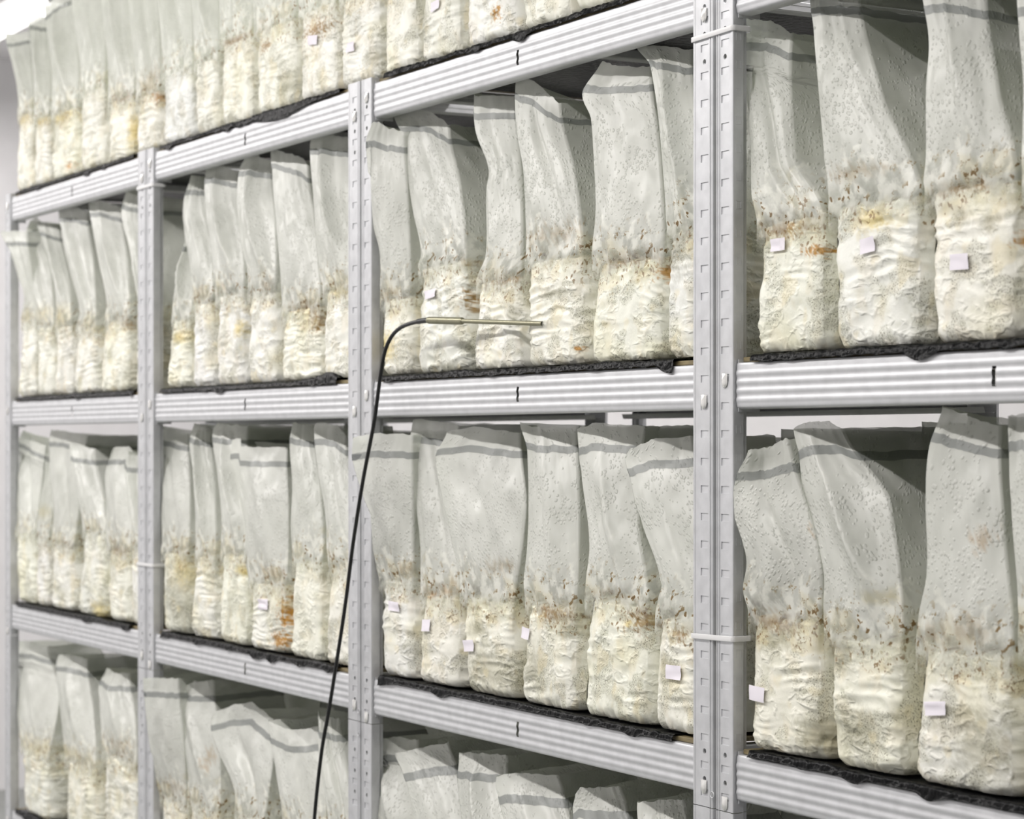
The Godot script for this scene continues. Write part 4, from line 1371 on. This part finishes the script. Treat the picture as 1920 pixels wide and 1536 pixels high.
		{"l": "star-shaped white veins, fifth bag from left, third shelf, second bay", "s": 3, "b": 1, "x": -1.2504, "z": 12, "w": [-83, -58, 67], "h": 170, "L": [[-59, 175], [-77, 225], [-87, 295], [-116, 372]], "T": [[-110, 403], [-109, 405], [-86, 397]], "R": [], "st": [], "k": [], "c": 0.3, "f": -26},
		{"l": "slim film beside the hanging cable, sixth bag from left, third shelf, second bay", "s": 3, "b": 1, "x": -1.1213, "z": 12, "w": [-59, -37, 59], "h": 164, "L": [[-50, 190], [-67, 243], [-119, 331], [-147, 391]], "T": [[-146, 400], [-142, 404], [-98, 399], [-77, 382]], "R": [], "st": [[-42, 142, 13, 6, 0]], "k": [], "c": 0.5, "f": -26},
		{"l": "film spilling in front of the post, first bag from left, third shelf, probe bay", "s": 3, "b": 2, "x": -0.8991, "z": 12, "w": [-65, -67, 55], "h": 156, "L": [[-95, 180], [-87, 258], [-122, 335], [-122, 356]], "T": [[-113, 377], [-83, 381], [-62, 384], [35, 382]], "R": [], "st": [[30, 174, 26, 7, 0]], "k": [-5, 111, 38, 15], "c": 0.4, "f": 22},
		{"l": "bright orange band on the block, second bag from left, third shelf, probe bay", "s": 3, "b": 2, "x": -0.761, "z": 12, "w": [-80, -60, 67], "h": 140, "L": [[-63, 163], [-74, 214], [-103, 279], [-135, 368]], "T": [[-133, 405], [-108, 406], [-73, 402], [-34, 396]], "R": [], "st": [[-28, 139, 25, 7, 1], [34, 147, 27, 6, 1], [46, 160, 13, 5, 0]], "k": [-29, 89, 29, 18], "c": 1.0, "f": -26},
		{"l": "widest film, droplets under a dark fold, third bag from left, third shelf, probe bay", "s": 3, "b": 2, "x": -0.591, "z": 12, "w": [-93, -100, 66], "h": 144, "L": [[-108, 172], [-134, 209], [-185, 287], [-217, 347]], "T": [[-187, 385], [-154, 390], [-120, 393], [-14, 384]], "R": [[46, 277]], "st": [[19, 190, 47, 10, 0], [-37, 94, 26, 10, 3], [-4, 34, 79, 32, 3]], "k": [-66, 68, 32, 17], "c": 0.8, "f": -26},
		{"l": "brown patch and dark parallel creases, fourth bag from left, third shelf, probe bay", "s": 3, "b": 2, "x": -0.4335, "z": 12, "w": [-89, -61, 80], "h": 146, "L": [[-69, 172], [-67, 212], [-72, 272], [-91, 362]], "T": [[-118, 398], [-92, 392], [-54, 391], [-5, 391]], "R": [], "st": [[23, 131, 49, 13, 0], [-37, 45, 30, 28, 3], [52, 112, 20, 15, 3]], "k": [-53, 99, 29, 16], "c": 0.9, "f": -26},
		{"l": "brown nest on its upper corner, fifth bag from left, third shelf, probe bay", "s": 3, "b": 2, "x": -0.2578, "z": 12, "w": [-93, -73, 87], "h": 162, "L": [[-73, 184], [-74, 236], [-112, 333], [-124, 362]], "T": [[-132, 389], [-112, 393], [-105, 396], [-8, 391]], "R": [[25, 263]], "st": [[71, 137, 28, 15, 0], [0, 169, 57, 6, 0], [41, 131, 10, 4, 2]], "k": [], "c": 0.7, "f": -26},
		{"l": "arched film top next to the tied posts, sixth bag from left, third shelf, probe bay", "s": 3, "b": 2, "x": -0.1114, "z": 12, "w": [-56, -44, 56], "h": 147, "L": [[-40, 169], [-39, 191], [-101, 271], [-137, 326], [-153, 350]], "T": [[-141, 360], [-123, 367], [-107, 373], [-42, 377]], "R": [], "st": [[15, 125, 17, 9, 0], [-16, 82, 17, 14, 3]], "k": [7, 77, 34, 18], "c": 0.5, "f": -26},
		{"l": "kinked, bowed film over brown crust, first bag from left, third shelf, near bay", "s": 3, "b": 3, "x": 0.1255, "z": 12, "w": [-82, -74, 73], "h": 165, "L": [[-82, 190], [-71, 221], [-74, 242], [-92, 289], [-78, 330]], "T": [[-51, 359], [-34, 363], [-15, 374]], "R": [[60, 239]], "st": [[-22, 153, 47, 15, 0], [-32, 133, 53, 13, 3], [52, 28, 24, 21, 3], [50, 268, 8, 8, 1]], "k": [-51, 67, 33, 18], "c": 1.0, "f": 14},
		{"l": "knotted film corner, long diagonal edge, second bag from left, third shelf, near bay", "s": 3, "b": 3, "x": 0.2849, "z": 12, "w": [-74, -83, 61], "h": 151, "L": [[-88, 178], [-96, 226], [-139, 295], [-159, 356]], "T": [[-174, 385], [-163, 392], [-132, 395], [-120, 386]], "R": [[-11, 308]], "st": [[-47, 126, 23, 18, 3], [-18, 44, 38, 24, 3], [23, 196, 28, 6, 2]], "k": [], "c": 0.6, "f": -26},
		{"l": "peaked film with an orange smear, third bag from left, third shelf, near bay", "s": 3, "b": 3, "x": 0.4369, "z": 12, "w": [-88, -71, 87], "h": 150, "L": [[-69, 183], [-61, 228], [-72, 312], [-72, 363]], "T": [[-54, 408], [-47, 405], [-38, 401], [9, 387]], "R": [[36, 296]], "st": [[-42, 161, 18, 14, 0], [18, 171, 33, 14, 0], [23, 267, 12, 13, 1], [37, 50, 41, 33, 3], [3, 80, 26, 9, 3]], "k": [-31, 83, 33, 15], "c": 1.0, "f": -26},
		{"l": "sliver beyond the peaked bag, fourth bag from left, third shelf, near bay", "s": 3, "b": 3, "x": 0.5937, "z": 12, "w": [-67, -65, 67], "h": 173, "L": [[-68, 198], [-91, 308], [-100, 358]], "T": [[-106, 396], [-92, 399], [-59, 391]], "R": [], "st": [], "k": [], "c": 0.4, "f": -26},
		{"l": "wide cloudy film at the end post, first bag from left, fourth shelf, far bay", "s": 4, "b": 0, "x": -2.7091, "z": 12, "w": [-152, -160, 53], "h": 151, "L": [[-171, 169], [-231, 250], [-304, 357]], "T": [[-299, 379], [-202, 385], [-128, 379]], "R": [[27, 286]], "st": [[3, 164, 146, 17, 2]], "k": [], "c": 0.5, "f": -26},
		{"l": "boxy pale block below a soft film, second bag from left, fourth shelf, far bay", "s": 4, "b": 0, "x": -2.4224, "z": 12, "w": [-127, -123, 78], "h": 160, "L": [[-135, 182], [-202, 281], [-247, 354]], "T": [[-236, 376], [-177, 378], [-130, 373]], "R": [], "st": [[-96, 174, 103, 12, 2]], "k": [], "c": 0.4, "f": -26},
		{"l": "film with a raised corner, flecked white block, third bag from left, fourth shelf, far bay", "s": 4, "b": 0, "x": -2.1774, "z": 12, "w": [-121, -118, 84], "h": 203, "L": [[-134, 231], [-178, 307], [-193, 335]], "T": [[-159, 373], [-132, 364], [-96, 367]], "R": [], "st": [[-18, 224, 80, 18, 0]], "k": [], "c": 0.7, "f": -26},
		{"l": "film resting against the post face, first bag from left, fourth shelf, second bay", "s": 4, "b": 1, "x": -1.8791, "z": 12, "w": [-76, -78, 70], "h": 158, "L": [[-110, 206], [-109, 302], [-109, 371]], "T": [[-105, 386], [-55, 390], [4, 394]], "R": [], "st": [[21, 186, 52, 13, 0], [-81, 177, 37, 6, 2]], "k": [], "c": 0.6, "f": 22},
		{"l": "rust streak inside its folded film, second bag from left, fourth shelf, second bay", "s": 4, "b": 1, "x": -1.7219, "z": 12, "w": [-81, -84, 78], "h": 166, "L": [[-101, 228], [-168, 298], [-192, 338]], "T": [[-143, 382], [-130, 388], [-90, 394]], "R": [], "st": [[-1, 254, 16, 19, 1]], "k": [], "c": 0.5, "f": -26},
		{"l": "sheet swept sideways over a pale block, third bag from left, fourth shelf, second bay", "s": 4, "b": 1, "x": -1.5068, "z": 12, "w": [-134, -61, 71], "h": 179, "L": [[-82, 220], [-198, 290], [-229, 326]], "T": [[-217, 344], [-149, 362], [-81, 374], [5, 347]], "R": [], "st": [], "k": [], "c": 0.4, "f": -26},
		{"l": "film with a dipping top edge, fourth bag from left, fourth shelf, second bay", "s": 4, "b": 1, "x": -1.2699, "z": 12, "w": [-98, -82, 98], "h": 187, "L": [[-87, 200], [-143, 279], [-183, 328]], "T": [[-201, 353], [-161, 346], [-123, 345], [-50, 357]], "R": [], "st": [], "k": [], "c": 0.4, "f": -26},
		{"l": "slim film behind the black cable, fifth bag from left, fourth shelf, second bay", "s": 4, "b": 1, "x": -1.1149, "z": 12, "w": [-52, -48, 52], "h": 201, "L": [[-60, 234], [-113, 318], [-130, 369]], "T": [[-139, 393], [-141, 385], [-112, 380]], "R": [], "st": [], "k": [], "c": 0.4, "f": -26},
		{"l": "greenish film tucked beside the post, first bag from left, fourth shelf, probe bay", "s": 4, "b": 2, "x": -0.9019, "z": 12, "w": [-63, -65, 60], "h": 208, "L": [[-113, 243], [-142, 320], [-136, 348]], "T": [[-123, 370], [-79, 378], [-38, 376]], "R": [], "st": [], "k": [], "c": 0.4, "f": -26},
		{"l": "film with a flared pointed corner, second bag from left, fourth shelf, probe bay", "s": 4, "b": 2, "x": -0.7584, "z": 12, "w": [-81, -79, 74], "h": 216, "L": [[-101, 265], [-137, 310], [-170, 335]], "T": [[-200, 354], [-145, 370], [-77, 385]], "R": [], "st": [], "k": [], "c": 0.4, "f": -26},
		{"l": "straight square film, droplets inside, third bag from left, fourth shelf, probe bay", "s": 4, "b": 2, "x": -0.6063, "z": 12, "w": [-75, -75, 65], "h": 221, "L": [[-91, 269], [-125, 342], [-129, 367]], "T": [[-132, 382], [-83, 386], [-41, 387]], "R": [], "st": [], "k": [], "c": 0.4, "f": -26},
		{"l": "low wide film, crinkled rim, fourth bag from left, fourth shelf, probe bay", "s": 4, "b": 2, "x": -0.4441, "z": 12, "w": [-94, -91, 94], "h": 225, "L": [[-122, 288], [-164, 336], [-176, 349]], "T": [[-177, 361], [-149, 370], [-53, 377]], "R": [], "st": [], "k": [], "c": 0.4, "f": -26},
		{"l": "stubby film top, fifth bag from left, fourth shelf, probe bay", "s": 4, "b": 2, "x": -0.2692, "z": 12, "w": [-78, -78, 78], "h": 235, "L": [[-104, 302], [-126, 343]], "T": [[-126, 364], [-118, 375], [-61, 382]], "R": [], "st": [], "k": [], "c": 0.4, "f": -26},
		{"l": "lowest film top beside the tied posts, sixth bag from left, fourth shelf, probe bay", "s": 4, "b": 2, "x": -0.1197, "z": 12, "w": [-65, -65, 65], "h": 249, "L": [[-87, 314], [-107, 352]], "T": [[-116, 376], [-83, 382], [-55, 386]], "R": [], "st": [], "k": [], "c": 0.4, "f": -26},
	]
